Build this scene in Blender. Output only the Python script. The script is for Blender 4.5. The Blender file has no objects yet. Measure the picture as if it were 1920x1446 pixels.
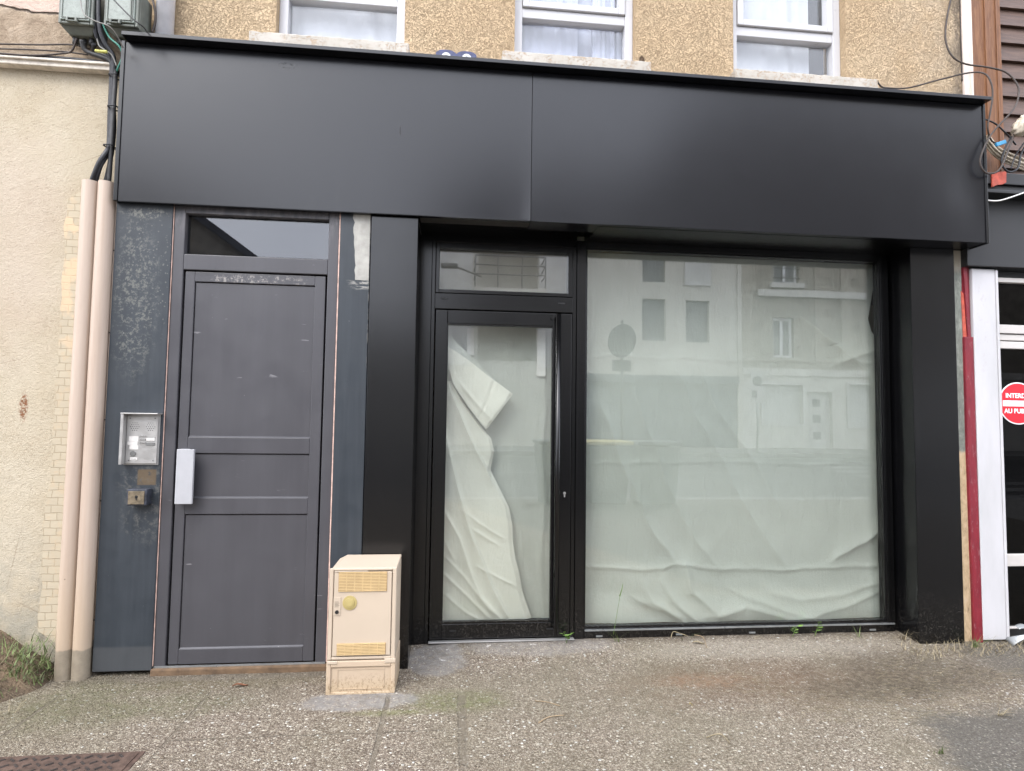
import bpy, bmesh, math, random
from mathutils import Vector, Matrix, noise as mnoise
random.seed(7)
S = bpy.context.scene
C = S.collection
RAD = math.radians
PI = math.pi

# ------------------------------------------------------------------ camera
F, D, CZ, W, H = 1100.0, 3.3, 1.45, 1920, 1446
CR = ((0.9947437, 0.01962967, 0.10049699), (-0.10143312, 0.05461495, 0.9933421), (0.01401034, -0.99831452, 0.05631897))
def at(px, py, Y):
    """point on the vertical plane y = Y that the photograph shows at pixel px, py"""
    a, b = px - W / 2, py - H / 2
    d = [r[0] * a + r[1] * b + r[2] * F for r in CR]
    t = (Y + D) / d[1]
    return (d[0] * t, Y, CZ + d[2] * t)
cam = bpy.data.cameras.new('camera')
cam.sensor_fit = 'HORIZONTAL'; cam.sensor_width = 36; cam.lens = F / W * 36
cam.clip_start = 0.05; cam.clip_end = 500
co = bpy.data.objects.new('camera', cam); C.objects.link(co)
co.matrix_world = Matrix(((CR[0][0], -CR[0][1], -CR[0][2], 0), (CR[1][0], -CR[1][1], -CR[1][2], -D),
                          (CR[2][0], -CR[2][1], -CR[2][2], CZ), (0, 0, 0, 1)))
S.camera = co

# ------------------------------------------------------------------ materials
class NT:
    def __init__(s, name):
        s.m = bpy.data.materials.new(name); s.m.use_nodes = True
        s.t = s.m.node_tree; s.t.nodes.clear()
        s.out = s.t.nodes.new('ShaderNodeOutputMaterial')
        s._pos = None
    def n(s, typ, **k):
        x = s.t.nodes.new(typ)
        for a, v in k.items(): setattr(x, a, v)
        return x
    def l(s, a, b): s.t.links.new(a, b)
    def put(s, sock, v):
        if hasattr(v, 'is_output') or isinstance(v, bpy.types.NodeSocket): s.l(v, sock)
        else:
            if isinstance(v, (tuple, list)) and len(v) == 3 and sock.type == 'RGBA': v = (*v, 1)
            sock.default_value = v
    @property
    def pos(s):
        if s._pos is None: s._pos = s.n('ShaderNodeNewGeometry').outputs['Position']
        return s._pos
    def map(s, loc=(0, 0, 0), sc=(1, 1, 1), rot=(0, 0, 0), v=None):
        m = s.n('ShaderNodeMapping'); s.l(v or s.pos, m.inputs['Vector'])
        m.inputs['Location'].default_value = loc; m.inputs['Scale'].default_value = sc; m.inputs['Rotation'].default_value = rot
        return m.outputs[0]
    def noise(s, scale, detail=4, rough=.55, dist=0, v=None, out='Fac'):
        x = s.n('ShaderNodeTexNoise'); s.l(v or s.pos, x.inputs['Vector'])
        x.inputs['Scale'].default_value = scale; x.inputs['Detail'].default_value = detail
        x.inputs['Roughness'].default_value = rough; x.inputs['Distortion'].default_value = dist
        return x.outputs[out]
    def vor(s, scale, feature='F1', v=None, out='Distance', rnd=1):
        x = s.n('ShaderNodeTexVoronoi', feature=feature); s.l(v or s.pos, x.inputs['Vector'])
        x.inputs['Scale'].default_value = scale; x.inputs['Randomness'].default_value = rnd
        return x.outputs[out]
    def ramp(s, f, lo, hi, a=0., b=1., smooth=True):
        x = s.n('ShaderNodeMapRange', interpolation_type='SMOOTHSTEP' if smooth else 'LINEAR'); s.put(x.inputs['Value'], f)
        for nme, v in (('From Min', lo), ('From Max', hi), ('To Min', a), ('To Max', b)): x.inputs[nme].default_value = v
        return x.outputs[0]
    def cramp(s, f, stops):
        x = s.n('ShaderNodeValToRGB'); s.put(x.inputs[0], f)
        e = x.color_ramp.elements
        while len(e) < len(stops): e.new(.5)
        for i, (p, c) in enumerate(stops): e[i].position = p; e[i].color = (*c, 1)
        return x.outputs[0]
    def mix(s, f, a, b, mode='MIX'):
        x = s.n('ShaderNodeMix', data_type='RGBA', blend_type=mode)
        s.put(x.inputs[0], f); s.put(x.inputs[6], a); s.put(x.inputs[7], b); return x.outputs[2]
    def ma(s, op, a, b=0., c=None):
        x = s.n('ShaderNodeMath', operation=op); s.put(x.inputs[0], a); s.put(x.inputs[1], b)
        if c is not None: s.put(x.inputs[2], c)
        return x.outputs[0]
    def mul(s, a, b): return s.ma('MULTIPLY', a, b)
    def add(s, a, b): return s.ma('ADD', a, b)
    def xyz(s):
        x = s.n('ShaderNodeSeparateXYZ'); s.l(s.pos, x.inputs[0]); return x.outputs
    def blob(s, c, r, lo=.6, hi=1.1, nz=.5, nsc=6, ax='XY'):
        """1 inside a noisy ellipse, 0 outside"""
        cc = {'XY': (c[0], c[1], 0), 'XZ': (c[0], 0, c[1])}[ax]; rr = {'XY': (1 / r[0], 1 / r[1], 0), 'XZ': (1 / r[0], 0, 1 / r[1])}[ax]
        sub = s.n('ShaderNodeVectorMath', operation='SUBTRACT'); s.l(s.pos, sub.inputs[0]); sub.inputs[1].default_value = cc
        mu = s.n('ShaderNodeVectorMath', operation='MULTIPLY'); s.l(sub.outputs[0], mu.inputs[0]); mu.inputs[1].default_value = rr
        le = s.n('ShaderNodeVectorMath', operation='LENGTH'); s.l(mu.outputs[0], le.inputs[0])
        d = s.add(le.outputs['Value'], s.mul(s.ma('SUBTRACT', s.noise(nsc, 5, .65), .5), nz * 2))
        return s.ramp(d, lo, hi, 1, 0)
    def bump(s, h, strength=.5, dist=.01, n=None):
        x = s.n('ShaderNodeBump'); s.put(x.inputs['Height'], h); x.inputs['Strength'].default_value = strength
        x.inputs['Distance'].default_value = dist
        if n: s.l(n, x.inputs['Normal'])
        return x.outputs[0]
    def bsdf(s, col, rough=.6, normal=None, spec=.5, metal=0., trans=0., sheen=0.):
        b = s.n('ShaderNodeBsdfPrincipled'); s.put(b.inputs['Base Color'], col); s.put(b.inputs['Roughness'], rough)
        s.put(b.inputs['Specular IOR Level'], spec); s.put(b.inputs['Metallic'], metal)
        if normal: s.l(normal, b.inputs['Normal'])
        s.b = b; s.l(b.outputs[0], s.out.inputs[0]); return s.m

def simple(name, col, rough=.6, var=.12, vsc=5, bsc=None, bst=.2, bd=.004, spec=.5, metal=0., rv=.08):
    t = NT(name)
    f = t.noise(vsc, 6, .65)
    dark = tuple(c * (1 - var) for c in col); lite = tuple(min(1, c * (1 + var)) for c in col)
    c = t.mix(t.ramp(f, .3, .7), dark, lite)
    nrm = t.bump(t.noise(bsc, 4, .6), bst, bd) if bsc else None
    return t.bsdf(c, t.ramp(t.noise(vsc * 2.3, 4), .3, .7, max(.02, rough - rv), rough + rv), nrm, spec, metal)

def m_ochre():
    t = NT('ochre roughcast')
    w = t.noise(16, 2, .5, out='Color')
    off = t.n('ShaderNodeVectorMath', operation='MULTIPLY_ADD'); t.l(w, off.inputs[0]); off.inputs[1].default_value = (.03,) * 3; t.l(t.pos, off.inputs[2])
    mp = t.map(sc=(1, 1, 1.5), v=off.outputs[0])
    a = t.noise(86, 3, .55, .5, mp)
    ridge = t.ma('ABSOLUTE', t.ma('SUBTRACT', a, .5))
    h = t.add(t.ramp(ridge, 0, .055), t.mul(t.noise(130, 3), .25))
    big = t.noise(1.6, 5, .6)
    c = t.mix(t.ramp(big, .35, .7), (.50, .365, .225), (.56, .425, .275))
    c = t.mix(t.mul(t.mul(t.ramp(ridge, .034, .006), t.ramp(t.noise(24, 3, .6), .36, .62, .25, 1)), .52), c, (.29, .18, .095))
    x = t.xyz()
    grime = t.mul(t.ramp(x[0], 2.55, 3.2), t.ramp(t.noise(3.2, 5, .6), .35, .6))
    c = t.mix(t.mul(grime, .55), c, (.50, .40, .29))
    soot = t.mul(t.ramp(x[0], 3.20, 3.31), t.ramp(t.noise(12, 5, .7, 0, t.map(sc=(1, 1, .4))), .40, .60))
    c = t.mix(t.mul(soot, .75), c, (.13, .11, .09))
    dk = t.mul(t.blob((-1.55, 3.75), (.28, .35), .4, 1.2, .5, 9, 'XZ'), .35)
    c = t.mix(dk, c, (.42, .33, .22))
    hole = t.blob((1.137, 3.685), (.020, .045), .7, 1.0, .25, 30, 'XZ')
    c = t.mix(hole, c, (.12, .08, .05))
    h2 = t.ma('SUBTRACT', h, t.mul(hole, 2.5))
    return t.bsdf(c, .9, t.bump(h2, .9, .012), .25)

def m_cream():
    t = NT('cream render')
    x = t.xyz()
    a = t.noise(55, 5, .65, 1.2); b = t.noise(190, 3, .6)
    h = t.add(a, t.mul(b, .5))
    c = t.mix(t.ramp(t.noise(2.2, 6, .6), .3, .7), (.43, .362, .258), (.49, .43, .33))
    c = t.mix(t.mul(t.ramp(t.ma('ABSOLUTE', t.ma('SUBTRACT', t.noise(46, 4, .6, 1.0, t.map(sc=(1, 1, 1.4))), .5)), .022, .004), t.ramp(t.noise(5, 4), .38, .62, .2, .8)), c, (.26, .205, .135))
    wash = t.mul(t.blob((-2.42, 2.35), (.35, .75), .4, 1.2, .6, 4, 'XZ'), .4)
    c = t.mix(wash, c, (.46, .37, .30))
    low = t.mul(t.ramp(x[2], .95, .30), t.ramp(t.noise(6, 6, .7), .35, .62))
    c = t.mix(t.mul(low, .75), c, (.30, .285, .235))
    rust = t.mul(t.blob((-2.29, 1.475), (.028, .09), .5, 1.05, .4, 30, 'XZ'), t.ramp(t.noise(70, 4, .7), .42, .55))
    c = t.mix(rust, c, (.20, .085, .04))
    crk = t.mul(t.ramp(t.vor(1.7, 'DISTANCE_TO_EDGE', t.map(v=t.n('ShaderNodeVectorMath', operation='ADD').outputs[0]) if False else None), .006, .0), t.ramp(t.noise(1.3, 3), .52, .6))
    c = t.mix(t.mul(crk, .6), c, (.25, .2, .14))
    return t.bsdf(c, .88, t.bump(h, .9, .008), .25)

def m_oldplaster():
    t = NT('old crumbling plaster')
    x = t.xyz()
    a = t.noise(9, 8, .7, .6)
    c = t.cramp(a, [(.25, (.20, .145, .10)), (.5, (.36, .28, .20)), (.75, (.47, .38, .29))])
    pale = t.mul(t.ramp(t.add(x[2], t.mul(t.ma('SUBTRACT', t.noise(5, 4), .5), .12)), 3.665, 3.695), .8)
    c = t.mix(pale, c, (.56, .43, .36))
    edge = t.mul(t.ramp(t.ma('ABSOLUTE', t.ma('SUBTRACT', t.add(x[2], t.mul(t.ma('SUBTRACT', t.noise(5, 4), .5), .12)), 3.675)), .012, .0), 1.)
    c = t.mix(edge, c, (.08, .06, .045))
    h = t.ma('SUBTRACT', t.add(a, t.mul(t.noise(60, 5, .7), .5)), edge)
    return t.bsdf(c, .95, t.bump(h, .9, .02), .2)

def m_sill():
    t = NT('flaking painted stone')
    x = t.xyz()
    fl = t.mul(t.ramp(t.noise(38, 6, .7, 1.0), .50, .57), t.ramp(t.noise(9, 4), .38, .55))
    c = t.mix(t.ramp(t.noise(6, 5), .3, .7), (.40, .37, .32), (.48, .445, .395))
    c = t.mix(t.mul(fl, .8), c, (.36, .27, .19))
    return t.bsdf(c, .85, t.bump(t.add(t.noise(70, 4), t.mul(fl, -1.2)), .5, .004), .3)

def m_black(name, base=(.010, .010, .0115), rough=.3, bs=.03):
    t = NT(name)
    sm = t.noise(7, 6, .7)
    dust = t.mul(t.ramp(t.noise(160, 3, .7), .62, .75), .5)
    x = t.xyz()
    low = t.mul(t.ramp(x[2], .55, .08), t.ramp(t.noise(90, 4, .75), .50, .68))
    c = t.mix(t.mul(dust, .06), base, (.10, .095, .09))
    c = t.mix(t.mul(low, .22), c, (.15, .135, .115))
    run = t.mul(t.mul(t.ramp(t.noise(26, 5, .7, 0, t.map(sc=(1, 1, .05))), .58, .68), t.ramp(t.noise(1.7, 3), .45, .65)), .05)
    c = t.mix(run, c, (.14, .14, .14))
    sc1 = t.blob((-.325, 3.075), (.005, .030), .6, 1.1, .2, 60, 'XZ'); sc2 = t.mul(t.blob((-.96, 3.41), (.06, .022), .4, 1.1, .4, 30, 'XZ'), t.ramp(t.noise(70, 4, .7), .52, .6))
    sm = t.ma('SUBTRACT', sm, t.mul(t.ma('MAXIMUM', sc1, sc2), .0))
    c = t.mix(t.mul(sc2, .25), c, (.002, .002, .002))
    r = t.add(t.ramp(sm, .3, .7, rough - .008, rough + .012), t.mul(t.ma('MAXIMUM', sc1, sc2), .35))
    return t.bsdf(c, r, t.bump(t.noise(420, 2), bs, .001), .5)

def m_doorpaint():
    t = NT('dark grey door paint')
    x = t.xyz()
    streak = t.noise(7, 6, .7, 0, t.map(sc=(1, 1, .07)))
    c = t.mix(t.ramp(streak, .2, .85), (.047, .0455, .051), (.060, .0585, .065))
    scr = t.mul(t.ramp(t.noise(3.2, 2, .5, 0, t.map(sc=(1, 1, 1), rot=(0, .45, 0))), .48, .5), 0)
    sp = t.ramp(t.vor(11), .035, .022)
    sp = t.mul(sp, t.ramp(t.noise(2.4, 3), .52, .62))
    c = t.mix(t.mul(sp, .6), c, (.35, .33, .31))
    m = t.map(sc=(3.2, 1, 16), rot=(0, -.22, 0))
    sc = t.mul(t.ramp(t.noise(2.6, 2, .5, .4, m), .705, .735), t.ramp(t.noise(9, 3), .5, .65))
    c = t.mix(t.mul(sc, .55), c, (.26, .25, .26))
    rub = t.mul(t.mul(t.ramp(x[2], 2.17, 2.19), t.ramp(x[2], 2.235, 2.215)), t.ramp(t.noise(42, 5, .75), .50, .66))
    rub = t.mul(rub, t.ramp(t.ma('ABSOLUTE', t.add(x[0], 1.1)), .30, .2))
    c = t.mix(t.mul(rub, .7), c, (.36, .33, .30))
    dirt = t.mul(t.ramp(x[2], 2.36, 2.58), t.ramp(t.noise(18, 5, .7, 0, t.map(sc=(1, 1, .3))), .42, .7))
    c = t.mix(t.mul(dirt, .5), c, (.20, .185, .19))
    return t.bsdf(c, t.ramp(t.noise(5, 5), .3, .7, .36, .5), t.bump(t.noise(240, 3), .06, .002), .5)

def m_bluepanel():
    t = NT('worn slate blue paint')
    x = t.xyz()
    st = t.noise(14, 5, .65, 0, t.map(sc=(1.6, 1, .08)))
    c = t.mix(t.ramp(st, .35, .7), (.017, .0225, .029), (.025, .0315, .039))
    w1 = t.mul(t.blob((-1.72, 2.08), (.13, .52), .35, 1.15, .5, 8, 'XZ'), t.ramp(t.noise(42, 7, .78), .50, .60))
    w2 = t.mul(t.blob((-1.66, 2.20), (.16, .40), .5, 1.2, .5, 8, 'XZ'), t.ramp(t.vor(48, v=t.map(v=None)), .24, .16))
    w3 = t.mul(t.blob((-1.69, 2.545), (.14, .035), .5, 1.1, .4, 20, 'XZ'), t.ramp(t.noise(60, 6, .75), .48, .58))
    wear = t.ma('MAXIMUM', t.ma('MAXIMUM', t.mul(w1, .75), t.mul(w2, .6)), w3)
    c = t.mix(t.mul(wear, .75), c, (.17, .17, .145))
    d2 = t.mul(t.blob((-1.63, .99), (.15, .28), .4, 1.1, .5, 9, 'XZ'), t.ramp(t.noise(24, 6, .75), .48, .62))
    c = t.mix(t.mul(d2, .5), c, (.13, .125, .11))
    glue = t.mul(t.mul(t.ramp(x[2], 1.065, 1.072), t.ramp(x[2], 1.155, 1.148)), t.mul(t.ramp(x[0], -1.668, -1.66), t.ramp(x[0], -1.565, -1.575)))
    glue = t.mul(glue, t.ramp(t.noise(40, 5, .7), .30, .48))
    c = t.mix(t.mul(glue, .8), c, (.105, .07, .035))
    edge = t.mul(t.ramp(t.ma('ABSOLUTE', t.add(x[0], .476)), .012, .0), t.ramp(t.noise(46, 6, .75, 0, t.map(sc=(1, 1, .35))), .46, .56))
    edge = t.mul(edge, t.ramp(x[2], 1.6, 1.9))
    ed2 = t.mul(t.mul(t.ramp(x[2], 2.155, 2.18), t.ramp(x[2], 2.222, 2.21)), t.mul(t.ramp(t.noise(60, 5, .75, 0, t.map(sc=(.3, 1, 1.4))), .47, .6), t.ramp(x[0], -.62, -.54)))
    c = t.mix(t.mul(t.ma('MAXIMUM', edge, ed2), .7), c, (.40, .38, .34))
    sp = t.mul(t.ramp(t.vor(14), .05, .03), t.ramp(t.noise(5, 2), .5, .6))
    c = t.mix(t.mul(sp, .5), c, (.30, .30, .28))
    foot = t.mul(t.ramp(x[2], .235, .215), .55)
    c = t.mix(foot, c, (.062, .064, .066))
    return t.bsdf(c, t.ramp(t.noise(9, 5), .3, .7, .42, .6), t.bump(t.add(t.noise(90, 4), wear), .12, .002), .5)

def m_pavement():
    t = NT('exposed aggregate concrete')
    x = t.xyz()
    wob = t.n('ShaderNodeVectorMath', operation='MULTIPLY_ADD'); t.l(t.noise(60, 2, out='Color'), wob.inputs[0]); wob.inputs[1].default_value = (.009,) * 3; t.l(t.pos, wob.inputs[2])
    v = t.n('ShaderNodeTexVoronoi'); t.l(wob.outputs[0], v.inputs['Vector']); v.inputs['Scale'].default_value = 74
    v2 = t.n('ShaderNodeTexVoronoi'); t.l(wob.outputs[0], v2.inputs['Vector']); v2.inputs['Scale'].default_value = 170
    sp = t.n('ShaderNodeSeparateColor'); t.l(v.outputs['Color'], sp.inputs[0])
    sp2 = t.n('ShaderNodeSeparateColor'); t.l(v2.outputs['Color'], sp2.inputs[0])
    peb = t.cramp(sp.outputs[0], [(0, (0.124, 0.094, 0.068)), (.28, (0.226, 0.177, 0.129)), (.55, (0.329, 0.270, 0.204)), (.80, (0.467, 0.405, 0.313)), (.94, (0.672, 0.611, 0.503)), (1, (0.800, 0.800, 0.748))])
    peb2 = t.cramp(sp2.outputs[1], [(0, (0.117, 0.088, 0.065)), (.5, (0.263, 0.213, 0.163)), (1, (0.555, 0.490, 0.394))])
    isp = t.mul(t.ramp(v.outputs['Distance'], .52, .40), t.ramp(sp.outputs[1], .30, .34))
    c = t.mix(isp, peb2, peb)
    gap = t.mul(t.ramp(v2.outputs['Distance'], .42, .62), t.ma('SUBTRACT', 1, isp))
    c = t.mix(t.mul(gap, .75), c, (0.091, 0.071, 0.053))
    hgt = t.add(t.mul(isp, t.ramp(v.outputs['Distance'], .5, .0)), t.mul(t.ramp(v2.outputs['Distance'], .6, .1), .45))
    big = t.noise(1.3, 6, .6)
    c = t.mix(t.ramp(big, .35, .68, 0, .30), c, (0.216, 0.196, 0.129))
    worn = t.mul(t.ramp(t.noise(2.6, 7, .7, .5), .46, .66), .5)
    c = t.mix(worn, c, t.mix(.45, c, (0.118, 0.098, 0.061)))
    # thin brown and green films of dirt and moss, and contact shade at the bases
    fine = t.ramp(t.noise(34, 6, .75), .38, .62)
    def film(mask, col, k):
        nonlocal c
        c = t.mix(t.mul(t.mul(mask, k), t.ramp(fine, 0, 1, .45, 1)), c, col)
    film(t.blob((1.9, -.28), (1.0, .30), .1, 1.5, .9, 4), (.135, .085, .048), .75)
    film(t.blob((1.35, -.22), (.35, .10), .3, 1.2, .5, 9), (.24, .14, .08), .5)
    film(t.blob((2.65, -.20), (.7, .35), .3, 1.25, .6, 4), (.075, .060, .042), .75)
    film(t.blob((2.2, -.40), (.5, .16), .3, 1.25, .6, 5), (.075, .060, .040), .7)
    film(t.blob((.05, -.36), (.28, .13), .4, 1.2, .5, 9), (.135, .145, .055), .6)
    film(t.blob((-1.2, -.05), (.8, .14), .3, 1.2, .5, 6), (.125, .105, .055), .6)
    film(t.blob((-1.75, -.25), (.42, .32), .3, 1.2, .6, 6), (.115, .115, .055), .6)
    film(t.blob((-1.25, -.30), (.4, .16), .3, 1.2, .6, 6), (.13, .13, .065), .5)
    film(t.blob((-.25, -.46), (.22, .035), .3, 1.3, .4, 14), (.18, .19, .07), .5)
    film(t.blob((1.9, .16), (.9, .14), .3, 1.3, .6, 8), (.30, .27, .22), .6)
    film(t.blob((-1.0, .0), (.75, .05), .4, 1.2, .4, 12), (.30, .26, .21), .5)
    base_shade_dirt = t.ma('MAXIMUM', t.mul(t.ramp(x[1], -.10, .03), t.ramp(x[0], -.5, -.62)), t.ma('MAXIMUM', t.mul(t.ramp(x[1], .22, .33), t.ramp(x[0], -.2, -.1)), t.blob((-.425, -.12), (.20, .20), .75, 1.15, .15, 20)))  # contact shade painted as a dirt film along bases and round the meter box
    film(base_shade_dirt, (.060, .048, .034), .6)
    # smooth cement patches round the meter box and the shop door sill
    cem = t.ma('MAXIMUM', t.blob((-.06, .14), (.20, .24), .7, 1.0, .30, 9), t.blob((-.42, -.33), (.30, .11), .75, 1.05, .35, 9))
    cem = t.ma('MAXIMUM', cem, t.mul(t.blob((.55, .25), (.55, .13), .6, 1.1, .35, 8), .75))
    cc = t.mix(t.ramp(t.noise(22, 7, .75), .35, .68), (.135, .125, .115), (.235, .222, .205))
    cc = t.mix(t.mul(t.ramp(t.noise(14, 4, .6), .66, .70), .8), cc, (.58, .56, .53))
    c = t.mix(t.mul(cem, t.ramp(t.noise(30, 6, .75), .30, .60, .35, .95)), c, cc)
    # slab joints running away from the front
    jt = None
    for jx, wd in ((.075, .026), (-.285, .014), (-1.16, .007), (-1.86, .010)):
        d = t.ma('ABSOLUTE', t.ma('SUBTRACT', t.add(x[0], t.mul(t.ma('SUBTRACT', t.noise(7, 3), .5), .02)), jx))
        q = t.ramp(d, wd, wd * .55)
        q = t.mul(q, t.ramp(x[1], -.24, -.32)) if jx > -1 else t.mul(q, t.ramp(x[1], -.1, -.2))
        jt = q if jt is None else t.ma('MAXIMUM', jt, q)
    for jy, wd in ((-.63, .006),):
        d = t.ma('ABSOLUTE', t.ma('SUBTRACT', t.add(x[1], t.mul(t.ma('SUBTRACT', t.noise(7, 3), .5), .02)), jy))
        q = t.mul(t.ramp(d, wd, wd * .5), t.mul(t.ramp(x[0], .02, -.02), t.ramp(x[0], -1.17, -1.15)))
        jt = t.ma('MAXIMUM', jt, q)
    jt = t.mul(jt, t.ramp(t.noise(16, 4, .7), .30, .5))
    c = t.mix(t.mul(jt, .75), c, (.105, .088, .065))
    # tar patch towards the road
    tar = t.ma('MULTIPLY', t.ramp(t.add(t.add(t.mul(x[0], .9), t.mul(x[1], -.42)), t.mul(t.ma('SUBTRACT', t.noise(9, 5, .7), .5), .30)), 2.16, 2.34), t.ramp(t.add(x[1], t.mul(t.ma('SUBTRACT', t.noise(7, 5, .7), .5), .3)), -.52, -.76))
    tar2 = t.mul(t.ramp(t.add(x[0], t.mul(t.ma('SUBTRACT', t.noise(8, 5, .7), .5), .3)), 2.95, 3.25), 1.)
    tar = t.ma('MAXIMUM', tar, t.mul(tar2, .85))
    ac = t.mix(t.ramp(t.noise(120, 4, .7), .4, .66), (.050, .046, .040), (.105, .096, .082))
    ac = t.mix(t.mul(t.ramp(sp2.outputs[2], .965, .975), .8), ac, (.26, .24, .20))
    c = t.mix(t.mul(tar, .86), c, ac)
    smooth = t.ma('MAXIMUM', t.mul(cem, .9), t.ma('MAXIMUM', t.mul(tar, .7), jt))
    h = t.add(t.mul(hgt, t.ma('SUBTRACT', 1, smooth)), t.mul(t.noise(95, 5, .7), .35))
    h = t.ma('SUBTRACT', h, t.mul(jt, .5))
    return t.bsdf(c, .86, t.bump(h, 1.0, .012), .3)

def m_glass(name, f0=.085, tint=(.95, .97, .96), rough=0.):
    """clear pane: mirror share by Schlick's rule at each face, the rest passes straight through"""
    t = NT(name)
    g = t.n('ShaderNodeNewGeometry'); d = t.n('ShaderNodeVectorMath', operation='DOT_PRODUCT')
    t.l(g.outputs['Normal'], d.inputs[0]); t.l(g.outputs['Incoming'], d.inputs[1])
    k = t.ma('POWER', t.ma('SUBTRACT', 1, t.ma('ABSOLUTE', d.outputs['Value'])), 5)
    fr = t.add(f0, t.mul(k, 1 - f0))
    tr = t.n('ShaderNodeBsdfTransparent'); tr.inputs[0].default_value = (*tint, 1)
    gl = t.n('ShaderNodeBsdfGlossy'); gl.inputs['Roughness'].default_value = rough; gl.inputs[0].default_value = (1, 1, 1, 1)
    wv = t.bump(t.noise(1.7, 2, .4), .03, .012); t.l(wv, gl.inputs['Normal'])
    mx = t.n('ShaderNodeMixShader'); t.l(fr, mx.inputs[0]); t.l(tr.outputs[0], mx.inputs[1]); t.l(gl.outputs[0], mx.inputs[2])
    t.l(mx.outputs[0], t.out.inputs[0]); return t.m

def m_sheet(name, col, scale=1., trans=.25):
    t = NT(name)
    x = t.xyz()
    cr = t.noise(9, 6, .7, .8); fine = t.noise(60, 4, .7)
    c = t.mix(t.ramp(t.noise(2.2, 5), .3, .7), tuple(k * .94 for k in col), col)
    vv = t.vor(5.5, 'DISTANCE_TO_EDGE', t.map(sc=(1, 1, .8)))
    drop = t.noise(3.4, 5, .6, .6, t.map(sc=(2.6, 1, .55), rot=(0, -.32, 0)))
    h = t.add(t.add(t.mul(cr, .55), t.mul(drop, 1.3)), t.add(t.mul(fine, .12), t.mul(t.ramp(vv, .0, .05), .02)))
    nrm = t.bump(h, .42 * scale, .016)
    b = t.n('ShaderNodeBsdfPrincipled'); t.put(b.inputs['Base Color'], c); b.inputs['Roughness'].default_value = .42
    b.inputs['Specular IOR Level'].default_value = .35; t.l(nrm, b.inputs['Normal'])
    tl = t.n('ShaderNodeBsdfTranslucent'); t.put(tl.inputs[0], c); t.l(nrm, tl.inputs['Normal'])
    mx = t.n('ShaderNodeMixShader'); mx.inputs[0].default_value = trans
    t.l(b.outputs[0], mx.inputs[1]); t.l(tl.outputs[0], mx.inputs[2]); t.l(mx.outputs[0], t.out.inputs[0])
    return t.m

def m_brickstrip(name, col=(.45, .39, .29), mort=(.345, .29, .20)):
    t = NT(name)
    x = t.xyz()
    cx = t.n('ShaderNodeCombineXYZ'); t.l(x[0], cx.inputs[0]); t.l(x[2], cx.inputs[1])
    wob = t.n('ShaderNodeVectorMath', operation='MULTIPLY_ADD'); t.l(t.noise(24, 3, out='Color'), wob.inputs[0]); wob.inputs[1].default_value = (.012,) * 3; t.l(cx.outputs[0], wob.inputs[2])
    br = t.n('ShaderNodeTexBrick'); t.l(wob.outputs[0], br.inputs['Vector'])
    br.inputs['Scale'].default_value = 1; br.inputs['Brick Width'].default_value = .062; br.inputs['Row Height'].default_value = .040
    br.inputs['Mortar Size'].default_value = .0022; br.inputs['Mortar Smooth'].default_value = .4
    br.inputs['Color1'].default_value = (*col, 1); br.inputs['Color2'].default_value = (*[k * .92 for k in col], 1); br.inputs['Mortar'].default_value = (*mort, 1)
    c = t.mix(t.mul(t.ramp(t.noise(26, 6, .7), .5, .66), .55), br.outputs['Color'], (.47, .37, .25))
    c = t.mix(t.mul(t.ramp(t.noise(7, 3), .52, .62), t.ramp(x[2], 1.6, 2.0)), c, (.55, .42, .28))
    dk = t.mul(t.ramp(x[2], .40, .33), t.ramp(x[0], -1.97, -1.93))
    c = t.mix(t.mul(dk, .8), c, (.085, .07, .058))
    h = t.ma('SUBTRACT', t.mul(t.noise(40, 5, .7), .6), br.outputs['Fac'])
    return t.bsdf(c, .9, t.bump(h, .6, .006), .25)

def m_conduit():
    t = NT('cream plastic conduit')
    x = t.xyz()
    st = t.noise(12, 5, .65, 0, t.map(sc=(1.5, 1.5, .06)))
    c = t.mix(t.ramp(st, .3, .7), (.39, .30, .235), (.455, .365, .295))
    c = t.mix(t.mul(t.ramp(x[2], .9, .25), .5), c, (.43, .33, .22))
    sp = t.mul(t.ramp(t.vor(9), .05, .035), t.ramp(t.noise(3, 2), .5, .6))
    c = t.mix(sp, c, (.12, .09, .07))
    gr = t.mul(t.ramp(t.add(x[2], t.mul(t.ma('SUBTRACT', t.noise(26, 4), .5), .02)), .232, .222), t.ramp(t.noise(30, 5, .7), .1, .5, .8, 1))
    c = t.mix(gr, c, t.mix(t.noise(26, 5, .7), (.16, .13, .095), (.34, .29, .22)))
    return t.bsdf(c, .5, t.bump(t.noise(60, 4), .08, .003), .4)

def m_wood(name, a, b, ax=(5, 5, .35), rough=.6):
    t = NT(name)
    g = t.noise(9, 7, .65, 1.5, t.map(sc=ax)); f = t.noise(40, 5, .7, 0, t.map(sc=ax))
    c = t.mix(t.ramp(t.add(t.mul(g, .7), t.mul(f, .3)), .35, .65), a, b)
    sp = t.mul(t.ramp(t.vor(13), .05, .03), t.ramp(t.noise(4, 2), .52, .6))
    c = t.mix(t.mul(sp, .5), c, (.30, .23, .18))
    return t.bsdf(c, rough, t.bump(t.add(g, f), .25, .004), .35)

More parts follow.
